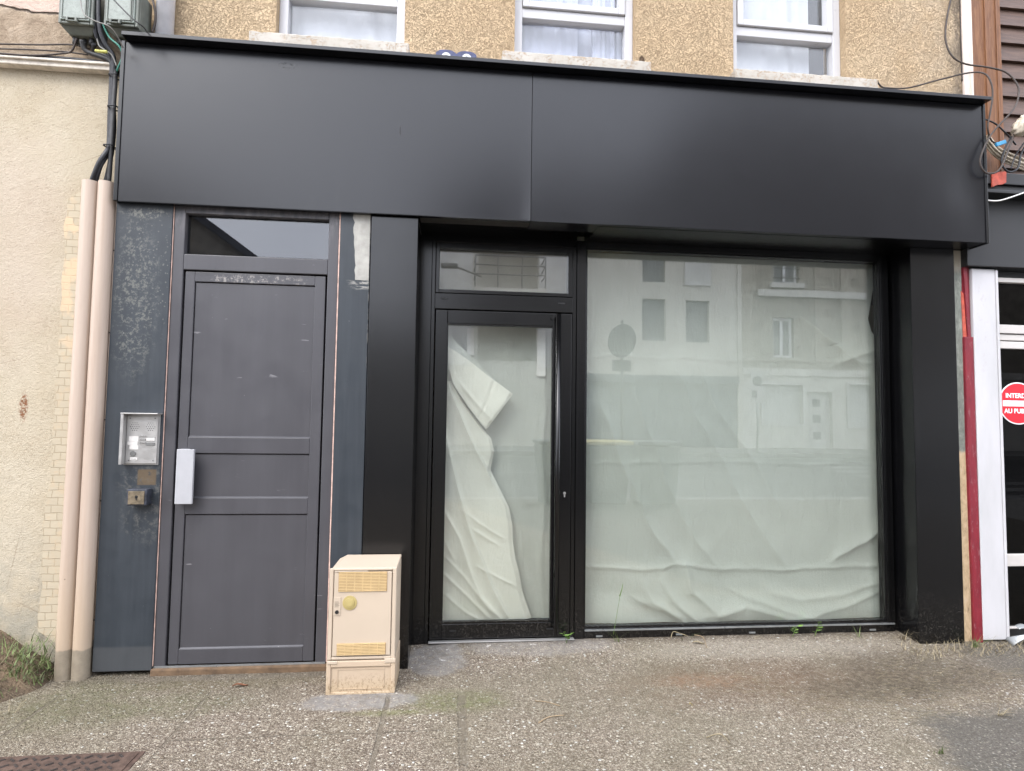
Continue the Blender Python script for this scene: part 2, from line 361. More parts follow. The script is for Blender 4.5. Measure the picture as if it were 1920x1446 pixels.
def m_gasbox(name, col, dirty=False):
    t = NT(name)
    x = t.xyz()
    c = t.mix(t.ramp(t.noise(5, 5), .3, .7), tuple(k * .95 for k in col), col)
    if dirty:
        d = t.mul(t.ramp(t.add(x[2], t.mul(t.ma('SUBTRACT', t.noise(14, 4), .5), .05)), .185, .10), t.ramp(t.noise(85, 6, .78, 0, t.map(sc=(1, 1, .8))), .50, .60))
        c = t.mix(t.mul(d, .85), c, (.12, .075, .035))
        c = t.mix(t.mul(t.ramp(x[2], .17, .10), .35), c, (.42, .31, .18))
    ch = t.mul(t.ramp(t.noise(55, 5, .75), .655, .69), t.ramp(t.noise(4, 2), .48, .6))
    c = t.mix(t.mul(ch, .6), c, (.33, .24, .17))
    return t.bsdf(c, .5, t.bump(t.noise(120, 3), .06, .002), .4)

def m_road():
    t = NT('road asphalt')
    c = t.mix(t.ramp(t.noise(3, 6, .7), .3, .7), (.055, .055, .056), (.085, .084, .082))
    c = t.mix(t.mul(t.ramp(t.noise(150, 3), .55, .7), .5), c, (.14, .135, .13))
    return t.bsdf(c, .85, t.bump(t.noise(180, 3), .4, .006), .3)

def m_redpaint():
    t = NT('flaking red paint')
    x = t.xyz()
    st = t.noise(26, 7, .75, .5, t.map(sc=(1.4, 1, .16)))
    c = t.mix(t.ramp(st, .3, .65), (.13, .008, .017), (.20, .014, .024))
    ch = t.mul(t.ramp(t.noise(55, 6, .78, 0, t.map(sc=(1, 1, .35))), .56, .62), .6)
    c = t.mix(ch, c, (.25, .10, .105))
    dk = t.mul(t.ramp(t.noise(38, 5, .75, 0, t.map(loc=(3, 0, 0), sc=(1, 1, .4))), .61, .66), .8)
    c = t.mix(dk, c, (.06, .02, .02))
    return t.bsdf(c, .5, t.bump(t.add(st, ch), .3, .004), .4)

def m_stonestrip():
    t = NT('raw masonry edge')
    x = t.xyz()
    n1 = t.noise(30, 7, .75, .4, t.map(sc=(1, 1, .5)))
    lo = t.cramp(n1, [(.25, (.13, .10, .075)), (.45, (.42, .31, .19)), (.6, (.52, .39, .25)), (.8, (.48, .42, .34))])
    hi = t.cramp(n1, [(.25, (.10, .105, .095)), (.5, (.19, .20, .175)), (.62, (.27, .28, .245)), (.8, (.42, .41, .37))])
    f = t.ramp(t.add(x[2], t.mul(t.ma('SUBTRACT', n1, .5), .05)), 1.27, 1.29)
    c = t.mix(f, lo, hi)
    c = t.mix(t.ramp(x[2], 2.42, 2.5), c, (.40, .36, .29))
    return t.bsdf(c, .9, t.bump(n1, .8, .012), .2)

def m_whitepost():
    t = NT('scuffed white paint')
    x = t.xyz()
    c = t.mix(t.ramp(t.noise(5, 5, .6, 0, t.map(sc=(1, 1, .3))), .3, .7), (.44, .435, .44), (.51, .50, .515))
    s1 = t.mul(t.blob((3.41, 2.1), (.05, .4), .4, 1.2, .4, 7, 'XZ'), t.ramp(t.noise(36, 5, .7, .8, t.map(sc=(1, 1, .7))), .55, .62))
    c = t.mix(t.mul(s1, .4), c, (.40, .36, .37))
    s2 = t.mul(t.blob((3.43, 1.3), (.03, .45), .4, 1.2, .4, 7, 'XZ'), t.ramp(t.noise(30, 5, .7, 0, t.map(sc=(2, 1, .25))), .52, .62))
    c = t.mix(t.mul(s2, .35), c, (.50, .48, .48))
    return t.bsdf(c, .45, t.bump(t.noise(60, 3), .1, .003), .4)

MAT = {}
def mk(n, f): MAT[n] = f
mk('ochre', m_ochre()); mk('cream', m_cream()); mk('oldplaster', m_oldplaster()); mk('sill', m_sill())
mk('fascia', m_black('satin black sheet metal', (.0034, .0036, .0056), .26, .02))
mk('alu', m_black('black aluminium frame', (.0024, .0024, .0027), .24, .03))
mk('pilaster', m_black('folded black sheet metal', (.0024, .0024, .0028), .215, .02))
mk('darkvoid', simple('unlit interior', (.035, .033, .03), .9))
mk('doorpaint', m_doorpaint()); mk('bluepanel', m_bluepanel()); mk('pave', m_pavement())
mk('glass', m_glass('shop glass', .115)); mk('glass2', m_glass('window glass', .05, (.96, .97, .98)))
mk('doorglass', m_glass('dark transom glass', .07, (.5, .52, .55)))
mk('sheet', m_sheet('white protective sheet', (.545, .555, .50), 1.0)); mk('drape', m_sheet('cream folded sheet', (.70, .68, .60), 1.3, .12))
mk('brick', m_brickstrip('painted brick strip')); mk('conduit', m_conduit())
mk('pvc', simple('white window plastic', (.47, .465, .475), .35, .03, 4))
mk('curtain', simple('white net curtain', (.46, .465, .48), .9, .08, 3, 50, .3))
mk('curtainblue', simple('pale lilac curtain', (.40, .415, .49), .9, .08, 3, 50, .3))
mk('beigetrim', simple('beige trim', (.66, .57, .50), .6, .08, 8))
mk('whitesteel', simple('white lacquered steel', (.37, .37, .385), .42, .05, 9))
mk('gasbox', m_gasbox('cream meter box plastic', (.475, .39, .30)))
mk('gasbase', m_gasbox('dirty cream plastic', (.46, .36, .26), True))
mk('vent', simple('ochre vent slat', (.55, .395, .20), .55, .08, 12)); mk('ventgap', simple('vent shadow gap', (.30, .18, .07), .8))
mk('dial', simple('yellow plastic dial', (.40, .32, .13), .4, .05)); mk('ink', simple('black plastic', (.012, .012, .012), .5))
mk('steel', simple('brushed steel', (.45, .44, .425), .38, .07, 12, 160, .05, .001, .5, .65))
mk('paper', simple('paper label', (.60, .58, .55), .8, .06, 30)); mk('peel', simple('bare pale board', (.34, .33, .30), .85, .16, 16, 50, .3)); mk('graylabel', simple('grey plastic', (.13, .13, .125), .5))
mk('lockface', simple('scratched brass face', (.17, .135, .09), .5, .35, 40, 60, .3, .002, .5, .4)); mk('lockbody', simple('chipped dark casing', (.028, .031, .042), .5, .5, 40))
mk('cableblack', simple('black cable', (.015, .015, .018), .5, .2, 20)); mk('cablegrey', simple('grey cable', (.038, .037, .037), .55, .2, 20))
mk('cablebrown', simple('brown cable', (.040, .028, .022), .6, .2, 20)); mk('cablegreen', simple('green cable', (.06, .25, .19), .5))
mk('cablewhite', simple('white cable', (.74, .73, .71), .5)); mk('cablepale', simple('pale grey cable', (.22, .21, .19), .55))
mk('yellowtape', simple('yellow tape', (.50, .48, .12), .6, .3, 60))
mk('meterbody', simple('grey green plastic', (.125, .135, .115), .55, .2, 8)); mk('meterlid', simple('clouded clear lid', (.165, .19, .165), .3, .22, 22))
mk('downpipe', simple('white downpipe', (.70, .69, .71), .4, .08, 14)); mk('moulding', simple('painted ledge', (.62, .56, .48), .7, .22, 18, 60, .3))
mk('enamel', simple('blue enamel', (.028, .034, .10), .35, .4, 30)); mk('enamelwhite', simple('white enamel', (.80, .80, .80), .3))
mk('post', m_wood('reddish timber', (.125, .052, .024), (.235, .112, .052))); mk('siding', m_wood('brown boards', (.060, .034, .024), (.115, .068, .048), (.35, 5, 5), .5))
mk('red', m_redpaint()); mk('orangered', simple('orange red patch', (.42, .075, .045), .6, .25, 30, 50, .4)); mk('stonestrip', m_stonestrip())
mk('whitepost', m_whitepost()); mk('rframe', simple('pale window frame', (.52, .49, .465), .4, .06, 8))
mk('nblack', m_black('neighbour black panel', (.014, .014, .015), .4)); mk('nglass', m_glass('neighbour shop glass', .025, (.10, .10, .10)))
mk('signred', simple('red sticker', (.62, .004, .018), .4, .03)); mk('signwhite', simple('white sticker', (.80, .80, .80), .4, .03))
mk('bluetape', simple('blue connector', (.05, .25, .45), .45)); mk('insul', m_wood('frayed pale cladding', (.30, .25, .19), (.62, .55, .44), (2, 2, 2), .9))
mk('threshold', simple('rusty brown sill', (.12, .075, .042), .85, .35, 14, 60, .5)); mk('pinkedge', simple('pale primer edge', (.52, .36, .30), .8, .3, 20))
mk('grey_steel', simple('grey metal', (.30, .31, .31), .35, .15, 10, spec=.5, metal=.6)); mk('soil', simple('dry soil', (.13, .09, .055), .95, .45, 8, 40, 1., .03))
mk('rust', simple('rusty iron', (.085, .055, .042), .75, .4, 22, 90, .4, .004, .4, .2)); mk('rustdark', simple('worn dark iron', (.03, .022, .018), .7, .3, 22))
mk('leafgreen', simple('weed leaf', (.12, .21, .04), .6, .35, 30)); mk('grassgreen', simple('grass blade', (.115, .15, .05), .7, .55, 14))
mk('straw', simple('dry straw', (.25, .205, .125), .8, .3, 20)); mk('twig', simple('dry twig', (.27, .20, .12), .85, .3, 30)); mk('brownleaf', simple('dead leaf', (.16, .065, .03), .8, .4, 30))
mk('road', m_road()); mk('kerb', simple('kerb stone', (.16, .155, .145), .85, .15, 5, 60, .4)); mk('roadpaint', simple('road paint', (.14, .14, .137), .7, .3, 3))
mk('b1wall', simple('pale house render', (.37, .35, .31), .9, .08, 1.5, 40, .3)); mk('b1white', simple('white house render', (.38, .37, .355), .9, .12, 2))
mk('b2wall', simple('sandstone wall', (.185, .165, .135), .9, .22, 3, 12, .5, .02)); mk('b2light', simple('light stone wall', (.38, .365, .335), .9, .1, 2))
mk('shutter', simple('slate shutter', (.075, .078, .088), .7, .12, 3)); mk('quoin', simple('brick dressing', (.24, .205, .165), .9, .3, 9, 20, .6, .02))
mk('b2quoin', simple('pale dressing', (.225, .20, .165), .9, .15, 3)); mk('greyshop', simple('blue grey shopfront', (.06, .068, .078), .6, .1, 2)); mk('slate', simple('slate roof', (.045, .045, .052), .7, .35, 7, 18, .6, .02))
mk('rollshutter', simple('white roller shutter', (.36, .355, .345), .6, .06, 3)); mk('binbody', simple('dark bin plastic', (.05, .055, .06), .5, .15, 4)); mk('binlid', simple('yellow bin lid', (.34, .28, .09), .5))
mk('gold', simple('sign back', (.045, .047, .05), .5)); mk('interiorwall', simple('bare interior wall', (.36, .33, .29), .9, .1, 3))

# ------------------------------------------------------------------ mesh helpers
ORG = {}
class MB:
    def __init__(s): s.v = []; s.f = []; s.sm = []; s.isl = []
    def add(s, vs, fs, smooth=False):
        o = len(s.v); s.v += [tuple(p) for p in vs]
        n0 = len(s.f)
        for f in fs: s.f.append(tuple(i + o for i in f)); s.sm.append(smooth)
        s.isl.append(((o, len(s.v)), (n0, len(s.f))))
        return s
    def box(s, x0, x1, y0, y1, z0, z1):
        x0, x1 = min(x0, x1), max(x0, x1); y0, y1 = min(y0, y1), max(y0, y1); z0, z1 = min(z0, z1), max(z0, z1)
        return s.add([(x0, y0, z0), (x1, y0, z0), (x1, y1, z0), (x0, y1, z0), (x0, y0, z1), (x1, y0, z1), (x1, y1, z1), (x0, y1, z1)],
                     [(0, 3, 2, 1), (4, 5, 6, 7), (0, 1, 5, 4), (1, 2, 6, 5), (2, 3, 7, 6), (3, 0, 4, 7)])
    def frame(s, x0, x1, z0, z1, y0, y1, l, r=None, b=None, t=None):
        r = l if r is None else r; b = l if b is None else b; t = l if t is None else t
        s.box(x0, x0 + l, y0, y1, z0, z1); s.box(x1 - r, x1, y0, y1, z0, z1)
        if b: s.box(x0 + l, x1 - r, y0, y1, z0, z0 + b)
        if t: s.box(x0 + l, x1 - r, y0, y1, z1 - t, z1)
        return s
    def prism(s, poly, y0, y1):
        """polygon in x,z pushed from y0 to y1"""
        n = len(poly); vs = [(p[0], y0, p[1]) for p in poly] + [(p[0], y1, p[1]) for p in poly]
        area = sum(poly[i][0] * poly[(i + 1) % n][1] - poly[(i + 1) % n][0] * poly[i][1] for i in range(n))
        fr = tuple(range(n)); bk = tuple(range(2 * n - 1, n - 1, -1))
        fs = [fr, bk] + [(i + n, (i + 1) % n + n, (i + 1) % n, i) for i in range(n)]
        if area < 0: fs = [tuple(reversed(f)) for f in fs]
        return s.add(vs, fs)
    def tube(s, pts, r, n=8, smooth=True, sub=4, cap=True):
        P = [Vector(p) for p in pts]
        if sub > 1 and len(P) > 2:
            Q = []
            for i in range(len(P) - 1):
                a, b, c, d = P[max(0, i - 1)], P[i], P[i + 1], P[min(len(P) - 1, i + 2)]
                for k in range(sub):
                    u = k / sub
                    Q.append(.5 * ((2 * b) + (c - a) * u + (2 * a - 5 * b + 4 * c - d) * u * u + (3 * b - a - 3 * c + d) * u ** 3))
            Q.append(P[-1]); P = Q
        R = r if isinstance(r, (list, tuple)) else None
        vs, fs = [], []
        up = Vector((0, 0, 1)); prev = None
        for i, p in enumerate(P):
            t = (P[min(i + 1, len(P) - 1)] - P[max(i - 1, 0)]).normalized()
            if prev is None:
                prev = t.cross(Vector((0, 1, 0)) if abs(t.y) < .9 else up).normalized()
            a = (prev - t * prev.dot(t)).normalized(); prev = a; b = t.cross(a)
            rr = r if R is None else R[0] + (R[1] - R[0]) * i / (len(P) - 1)
            for k in range(n):
                g = 2 * PI * k / n; vs.append(p + (a * math.cos(g) + b * math.sin(g)) * rr)
        for i in range(len(P) - 1):
            for k in range(n): fs.append((i * n + k, i * n + (k + 1) % n, (i + 1) * n + (k + 1) % n, (i + 1) * n + k))
        s.add(vs, fs, smooth)
        if cap:
            o = len(s.v) - len(vs)
            s.f.append(tuple(o + k for k in reversed(range(n)))); s.sm.append(False)
            s.f.append(tuple(o + (len(P) - 1) * n + k for k in range(n))); s.sm.append(False)
        return s
    def disc(s, c, r, y0, y1, n=32):
        return s.prism([(c[0] + r * math.cos(2 * PI * k / n), c[1] + r * math.sin(2 * PI * k / n)) for k in range(n)], y0, y1)
    def grid(s, nx, ny, fn, smooth=True, flip=False):
        vs = [fn(i / nx, j / ny) for j in range(ny + 1) for i in range(nx + 1)]
        fs = []
        for j in range(ny):
            for i in range(nx):
                a = j * (nx + 1) + i; q = (a, a + 1, a + nx + 2, a + nx + 1); fs.append(tuple(reversed(q)) if flip else q)
        return s.add(vs, fs, smooth)
    def blade(s, base, ang, ln, w, lean, bend=.5, segs=3):
        bx, by, bz = base; dx, dy = math.cos(ang), math.sin(ang); px, py = -dy, dx
        vs, fs = [], []
        for k in range(segs + 1):
            u = k / segs; out = ln * (lean * u + bend * lean * u * u); up = ln * u * math.sqrt(max(.05, 1 - (lean * (.4 + .6 * u)) ** 2))
            ww = w * (1 - u * .92) * .5
            vs += [(bx + dx * out + px * ww, by + dy * out + py * ww, bz + up), (bx + dx * out - px * ww, by + dy * out - py * ww, bz + up)]
        for k in range(segs): fs.append((2 * k, 2 * k + 1, 2 * k + 3, 2 * k + 2))
        return s.add(vs, fs, True)
    def build_each(s, name, mat, parent=None, bevel=0):
        done = 0
        for (v0, v1), (f0, f1) in s.isl:
            m = MB(); m.add(s.v[v0:v1], [tuple(i - v0 for i in f) for f in s.f[f0:f1]]); m.build(name, mat, parent, bevel)
    def build(s, name, mat, parent=None, bevel=0, label=None, cat=None, group=None, kind=None, origin=None):
        me = bpy.data.meshes.new(name)
        org = Vector(ORG[parent.name]) if parent else Vector(origin or (0, 0, 0))
        own = Vector(origin) if (origin and parent) else org
        me.from_pydata([tuple(Vector(v) - own) for v in s.v], [], s.f)
        me.polygons.foreach_set('use_smooth', s.sm); me.materials.append(MAT[mat]); me.update()
        o = bpy.data.objects.new(name, me); C.objects.link(o)
        if parent: o.parent = parent; o.location = own - org
        else: o.location = own
        ORG[o.name] = tuple(own)
        if bevel:
            b = o.modifiers.new('edge', 'BEVEL'); b.width = bevel; b.segments = 2; b.limit_method = 'ANGLE'; b.angle_limit = RAD(40)
        return tag(o, label, cat, group, kind)
def tag(o, label=None, cat=None, group=None, kind=None):
    for k, v in (('label', label), ('category', cat), ('group', group), ('kind', kind)):
        if v: o[k] = v
    return o
def thing(name, loc, label, cat, group=None):
    o = bpy.data.objects.new(name, None); C.objects.link(o); o.location = loc; o.empty_display_size = .1
    ORG[o.name] = tuple(loc); return tag(o, label, cat, group)
def text_mesh(body, size, loc, depth=.0006, align='CENTER', bold=.0):
    cu = bpy.data.curves.new('lettering', 'FONT'); cu.body = body; cu.size = size; cu.align_x = align; cu.align_y = 'CENTER'
    cu.extrude = depth; cu.offset = bold
    ob = bpy.data.objects.new('lettering_source', cu); C.objects.link(ob)
    dg = bpy.context.evaluated_depsgraph_get(); me = ob.evaluated_get(dg).to_mesh()
    # text lies in x,y: stand it up facing -y
    b = MB(); b.add([(v.co.x + loc[0], loc[1] - v.co.z, v.co.y + loc[2]) for v in me.vertices], [tuple(p.vertices) for p in me.polygons])
    ob.evaluated_get(dg).to_mesh_clear(); bpy.data.objects.remove(ob); bpy.data.curves.remove(cu)
    return b
def sm(x, a, b):
    if a == b: return float(x > a)
    u = min(1, max(0, (x - a) / (b - a))); return u * u * (3 - 2 * u)
def nz(x, y, z=0, s=1.): return mnoise.noise(Vector((x * s, y * s, z * s)))
def interp(pts, z):
    """x on a polyline of (x, z) with z falling"""
    if z >= pts[0][1]: return pts[0][0]
    for (xa, za), (xb, zb) in zip(pts, pts[1:]):
        if za >= z >= zb: return xa + (xb - xa) * (za - z) / max(1e-6, za - zb)
    return pts[-1][0]
def pxl(pts, Y): return [(at(*p, Y)[0], at(*p, Y)[2]) for p in pts]

# ------------------------------------------------------------------ ground
def gz(x, y):
    if y < 0: z = .075 - .013 * y
    else: z = .075 + .028 * sm(y, .0, .34) * sm(x, -.55, .15)
    return z
b = MB()
b.grid(160, 60, lambda u, v: (lambda x, y: (x, y, gz(x, y) + .003 * nz(x, y, 0, 5)))(-8 + 16 * u, -1.7 + 2.5 * v))
b.grid(40, 8, lambda u, v: (lambda x, y: (x, y, gz(x, y)))(-8 + 16 * u, -5.5 + 3.8 * v))
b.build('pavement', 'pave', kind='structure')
b = MB()
for sx in (-1, 1): b.grid(8, 6, lambda u, v, sx=sx: (lambda x, y: (x, y, gz(x, y)))(sx * 8 + 37 * u if sx > 0 else -45 + 37 * u, -5.5 + 6.3 * v))
b.build('side_pavement', 'kerb', kind='structure')
def rz(y): return .03 + .45 * (-y - 5.5) / 10.2
b = MB(); b.grid(8, 12, lambda u, v: (-45 + 90 * u, -13.2 + 7.4 * v, rz(-13.2 + 7.4 * v))); b.build('road', 'road', kind='structure')
b = MB(); b.box(-45, 45, -5.8, -5.5, -.2, .152); b.build('kerb', 'kerb', kind='structure', bevel=.015)
b = MB(); b.box(-45, 45, -13.5, -13.2, 0, .50); b.build('opposite_kerb', 'kerb', kind='structure', bevel=.015)
b = MB(); b.grid(8, 2, lambda u, v: (-45 + 90 * u, -16.2 + 2.7 * v, .53 - .03 * v)); b.build('opposite_pavement', 'kerb', kind='structure')
b = MB()
for k in range(7):
    y = -11.9 + k * .85
    b.grid(1, 1, lambda u, v, y=y: (9.6 + 3.6 * u, y + .45 * v, rz(y + .45 * v) + .006))
b.grid(20, 1, lambda u, v: (-30 + 38 * u, -9.6 + .12 * v, rz(-9.6 + .12 * v) + .006))
b.grid(20, 1, lambda u, v: (-30 + 70 * u, -12.9 + .14 * v, rz(-12.9 + .14 * v) + .006))
b.build('road_markings', 'roadpaint', kind='structure')
# soil bank by the neighbouring wall
def bank(x, y): return .055 + .22 * sm(-x, 1.98, 2.42) * sm(y, -.62, .06) + .02 * nz(x, y, 3, 7) + .05 * sm(-x, 1.98, 2.1) * sm(y, -.25, .05)
b = MB(); b.grid(50, 40, lambda u, v: (lambda x, y: (x, y, bank(x, y)))(-4 + 2.2 * u, -.85 + 1.0 * v)); b.build('soil_bank', 'soil', kind='structure')

# ------------------------------------------------------------------ ochre townhouse
TH = thing('townhouse', (0.6, .2, .08), 'ochre roughcast town house above and around the black shopfront', 'house')
wins = [(-1.075, -.33), (.335, 1.095), (1.735, 2.50)]   # openings at the wall face
WB, WT = 3.60, 5.0
b = MB()
xs = [-1.86] + [v for w in wins for v in w] + [3.36]
y0, y1 = .15, .40
for i in range(0, len(xs), 2): b.box(xs[i], xs[i + 1], y0, y1, 2.68, 7.6)
for x0, x1 in wins: b.box(x0, x1, y0, y1, 2.68, WB); b.box(x0, x1, y0, y1, WT, 7.6)
b.build('wall', 'ochre', TH)
b = MB(); b.box(-1.86, 3.36, .40, 6.0, 2.9, 3.0); b.box(-1.86, -1.84, .40, 6, .05, 7.6); b.box(3.34, 3.36, .40, 6, .05, 7.6)
b.box(-1.84, 3.34, 5.98, 6, .05, 7.6); b.box(-1.86, 3.36, .15, 6, 7.6, 7.7); b.box(-.50, -.48, .13, 6, .05, 2.9)
b.box(-1.84, 3.34, .4, 5.98, .03, .06); b.build('interior', 'interiorwall', TH)
b = MB(); b.box(-1.84, -.50, .13, .16, .05, 2.62); b.build('backing_wall', 'darkvoid', TH)
for k, (x0, x1) in enumerate(wins):
    f = MB(); fy0, fy1 = .205, .275
    f.frame(x0, x1, WB, WT, fy0, fy1, .052, .052, .05, .05)
    zb = 3.953 + (.0 if k else .0)
    f.box(x0 + .052, x1 - .052, fy0 + .004, fy1, zb, zb + .062)           # transom bar
    wf = f.build('window', 'pvc', TH, bevel=.004)
    s = MB(); s.frame(x0 + .054, x1 - .054, zb + .064, WT - .052, fy0 - .012, fy1 - .02, .040, .040, .040, .040)
    s.build('sash', 'pvc', wf, bevel=.004)
    g = MB(); g.box(x0 + .05, x1 - .05, .245, .253, WB + .04, zb + .01); g.box(x0 + .09, x1 - .09, .24, .248, zb + .10, WT - .09)
    g.build('pane', 'glass2', wf)
    cx = MB()
    if k == 1: spans = [(x0 + .03, x0 + .43), (x0 + .52, x1 - .03)]
    elif k == 2: spans = [(x0 + .03, x1 - .14)]
    else: spans = [(x0 + .03, x1 - .03)]
    for xa, xb in spans:
        cx.grid(70, 4, lambda u, v, xa=xa, xb=xb: (xa + (xb - xa) * u, .330 + .007 * math.sin(u * 15 + 1.5 * math.sin(u * 9)) + .002 * math.sin(u * 41), 3.45 + 1.5 * v))
    cx.build('curtain', 'curtainblue' if k == 1 else 'curtain', wf)
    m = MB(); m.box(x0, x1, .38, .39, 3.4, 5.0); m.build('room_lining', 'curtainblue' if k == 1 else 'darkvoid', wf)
for k, (xa, xb) in enumerate(((-1.178, -.290), (.252, 1.150), (1.680, 2.614))):
    b = MB()
    def sp(u, v, xa=xa, xb=xb):
        x = xa + (xb - xa) * u
        return x
    n = 40
    top = [(xa + (xb - xa) * i / n, 3.606 + .004 * nz(i * .5, k, 0, 1) + .003 * nz(i * 1.9, k, 4, 1)) for i in range(n + 1)]
    b.prism([(xa, 3.50), (xb, 3.50)] + list(reversed(top)), .015, .21)
    b.build('window_sill', 'sill', TH, bevel=.004)
# door surround panels
b = MB(); b.box(-1.842, -1.548, .04, .12, .10, 2.62); b.build('surround_panel', 'bluepanel', TH, bevel=.003, label='worn slate blue panel carrying the intercom')
b = MB(); b.box(-.648, -.480, .04, .12, .07, 2.62); b.build('surround_panel', 'bluepanel', TH, bevel=.003, label='narrow slate blue panel with a peeled pale patch')
b = MB(); n = 14
lx = [(-.576 + .010 * nz(i * .7, 0, 9, 1) + .016 * sm(i / n, 0.1, .9), 2.60 - (2.60 - 2.218) * i / n) for i in range(n + 1)]
b.prism(lx + [(-.484, 2.217), (-.4835, 2.60)], .0385, .0405); b.build('peeled_patch', 'peel', TH)
b = MB(); b.box(-.655, -.649, .042, .05, .12, 2.59); b.build('primer_edge', 'pinkedge', TH)
b = MB(); b.box(-1.5475, -1.5435, .046, .05, .12, 2.59); b.build('primer_edge', 'pinkedge', TH)
# entrance door
ED = MB(); ED.frame(-1.5435, -.6555, .112, 2.62, .05, .13, .058, .058, 0, .062)
ED.box(-1.4855, -.7135, .05, .13, 2.243, 2.330)
dr = ED.build('entrance_door', 'doorpaint', TH, bevel=.004, label='tall dark grey panelled entrance door with glazed transom')
b = MB(); X0, X1, Z0, Z1 = -1.476, -.724, .120, 2.235
pans = [(1.326, 2.180), (.998, 1.238), (.199, .910)]
b.box(X0, -1.425, .058, .10, Z0, Z1); b.box(-.782, X1, .058, .10, Z0, Z1)
zz = [Z0] + [q for p in reversed(pans) for q in p] + [Z1]
for i in range(0, len(zz), 2): b.box(-1.425, -.782, .058, .10, zz[i], zz[i + 1])
lf = b.build('leaf', 'doorpaint', dr, bevel=.003)
for z0, z1 in pans:
    b = MB(); b.box(-1.4205, -.7825, .0655, .090, z0 + .006, z1 - .0050); b.build('door_panel', 'doorpaint', dr)
b = MB(); b.box(-1.43, -.775, .094, .097, .19, 2.19); b.build('panel_gap_shade', 'darkvoid', dr)  # dark sheet whose colour supplies the shadow lines in the panel gaps
for z0, z1 in pans:
    b = MB(); b.add([(-1.4205, .0585, z0), (-.7825, .0585, z0), (-.7825, .0655, z0 + .0065), (-1.4205, .0655, z0 + .0065), (-1.4205, .08, z0), (-.7825, .08, z0)], [(0, 1, 2, 3), (0, 4, 5, 1)]); b.build('glazing_bead', 'doorpaint', dr)
b = MB(); b.box(-1.484, -.714, .085, .091, 2.32, 2.57); b.build('transom_pane', 'doorglass', dr)
b = MB(); b.box(-1.48, -.72, .11, .112, 2.33, 2.56); b.build('transom_backing', 'darkvoid', dr)
b = MB(); b.add([(-1.4855, .052, 2.331), (-.7135, .052, 2.331), (-.7135, .084, 2.337), (-1.4855, .084, 2.337)], [(0, 1, 2, 3)]); b.build('transom_sill', 'whitesteel', dr)
b = MB(); b.box(-1.552, -.64, .03, .14, .04, .108); b.build('threshold', 'threshold', dr, bevel=.008)
b = MB(); b.box(-1.54, -.66, .047, .052, .1085, .1175); b.build('weather_bar', 'grey_steel', dr)
# bracket pull handle of folded white steel
b = MB(); hx0, hx1, hz0, hz1 = -1.453, -1.366, .973, 1.262
b.box(hx0, hx1, -.002, .004, hz0, hz1); b.box(hx0, hx0 + .006, .004, .056, hz0, hz1); b.box(hx0 + .006, hx0 + .045, .004, .056, hz1 - .004, hz1)
b.box(hx1 - .012, hx1, .004, .016, hz0, hz1)
b.build('pull_handle', 'whitesteel', dr, bevel=.002)

# ------------------------------------------------------------------ shopfront
SF = thing('shopfront', (.7, .15, .08), 'satin black metal shopfront with wide blank fascia and papered glazing', 'shopfront')
def fbulge(x, z):
    g = .0025 * nz(x * .8, z * 1.1, 2.7, .8)
    g += .010 * math.exp(-((x - .40) / .34) ** 2) * math.exp(-max(0, z - 2.6) / .45)
    g += -.006 * math.exp(-((x - 1.15) / .4) ** 2) * math.exp(-((z - 3.0) / .4) ** 2)
    g += .009 * math.exp(-((x - 3.25) / .16) ** 2) * math.exp(-((z - 2.95) / .18) ** 2)
    return g
for xa, xb in ((-1.815, .4275), (.4310, 3.306)):
    b = MB(); n = int((xb - xa) * 28)
    b.grid(n, 26, lambda u, v, xa=xa, xb=xb: (xa + (xb - xa) * u, fbulge(xa + (xb - xa) * u, 2.592 + .884 * v) * min(1, 14 * u) ** .5 * min(1, 14 * (1 - u)) ** .5, 2.592 + .884 * v))
    b.box(xa, xb, .002, .034, 2.590, 2.5985) if xa < 0 else b.box(xa, xb, .002, .15, 2.590, 2.5985)
    b.build('fascia_panel', 'fascia', SF)
b = MB(); b.box(-1.836, -1.816, -.006, .15, 2.592, 3.483); b.box(3.307, 3.324, -.006, .15, 2.586, 3.483); b.build_each('fascia_trim', 'alu', SF, bevel=.002)
b = MB(); b.box(-1.807, 3.314, -.062, .15, 3.480, 3.501); b.build('fascia_cap', 'fascia', SF, bevel=.0015)
b = MB(); b.box(-1.836, 3.324, .03, .148, 2.60, 3.483); b.build('fascia_backing', 'darkvoid', SF)
b = MB(); b.box(-.21, .835, .036, .40, 2.640, 2.66); b.box(.835, 2.915, .036, .40, 2.588, 2.66); b.box(2.915, 3.306, .152, .40, 2.588, 2.66); b.box(-.215, -.205, .04, .4, 2.592, 2.66)
b.build('soffit', 'alu', SF)
b = MB(); b.box(-.475, -.2145, .03, .036, .066, 2.585); b.box(-.2185, -.2145, .036, .36, .072, 2.585); b.box(-.475, -.471, .036, .12, .07, 2.585)
b.build('pilaster', 'pilaster', SF, bevel=.0015)
b = MB(); b.box(2.917, 3.222, .15, .156, .085, 2.588); b.box(2.917, 2.921, .156, .37, .09, 2.588); b.box(3.218, 3.222, .156, .30, .09, 2.588)
b.build('pilaster', 'pilaster', SF, bevel=.0015)
b = MB(); b.box(-.2145, -.142, .335, .40, .075, 2.640); b.build('jamb_cover', 'alu', SF, bevel=.002)
# glazed door set
b = MB(); b.box(-.142, -.120, .33, .40, .09, 2.56); b.box(.748, .772, .335, .40, .09, 2.56); b.box(.774, .832, .325, .41, .085, 2.59)
b.box(-.120, .748, .33, .40, 2.125, 2.222); b.box(-.142, .774, .335, .40, 2.545, 2.64); b.box(-.120, .748, .335, .40, .086, .104)
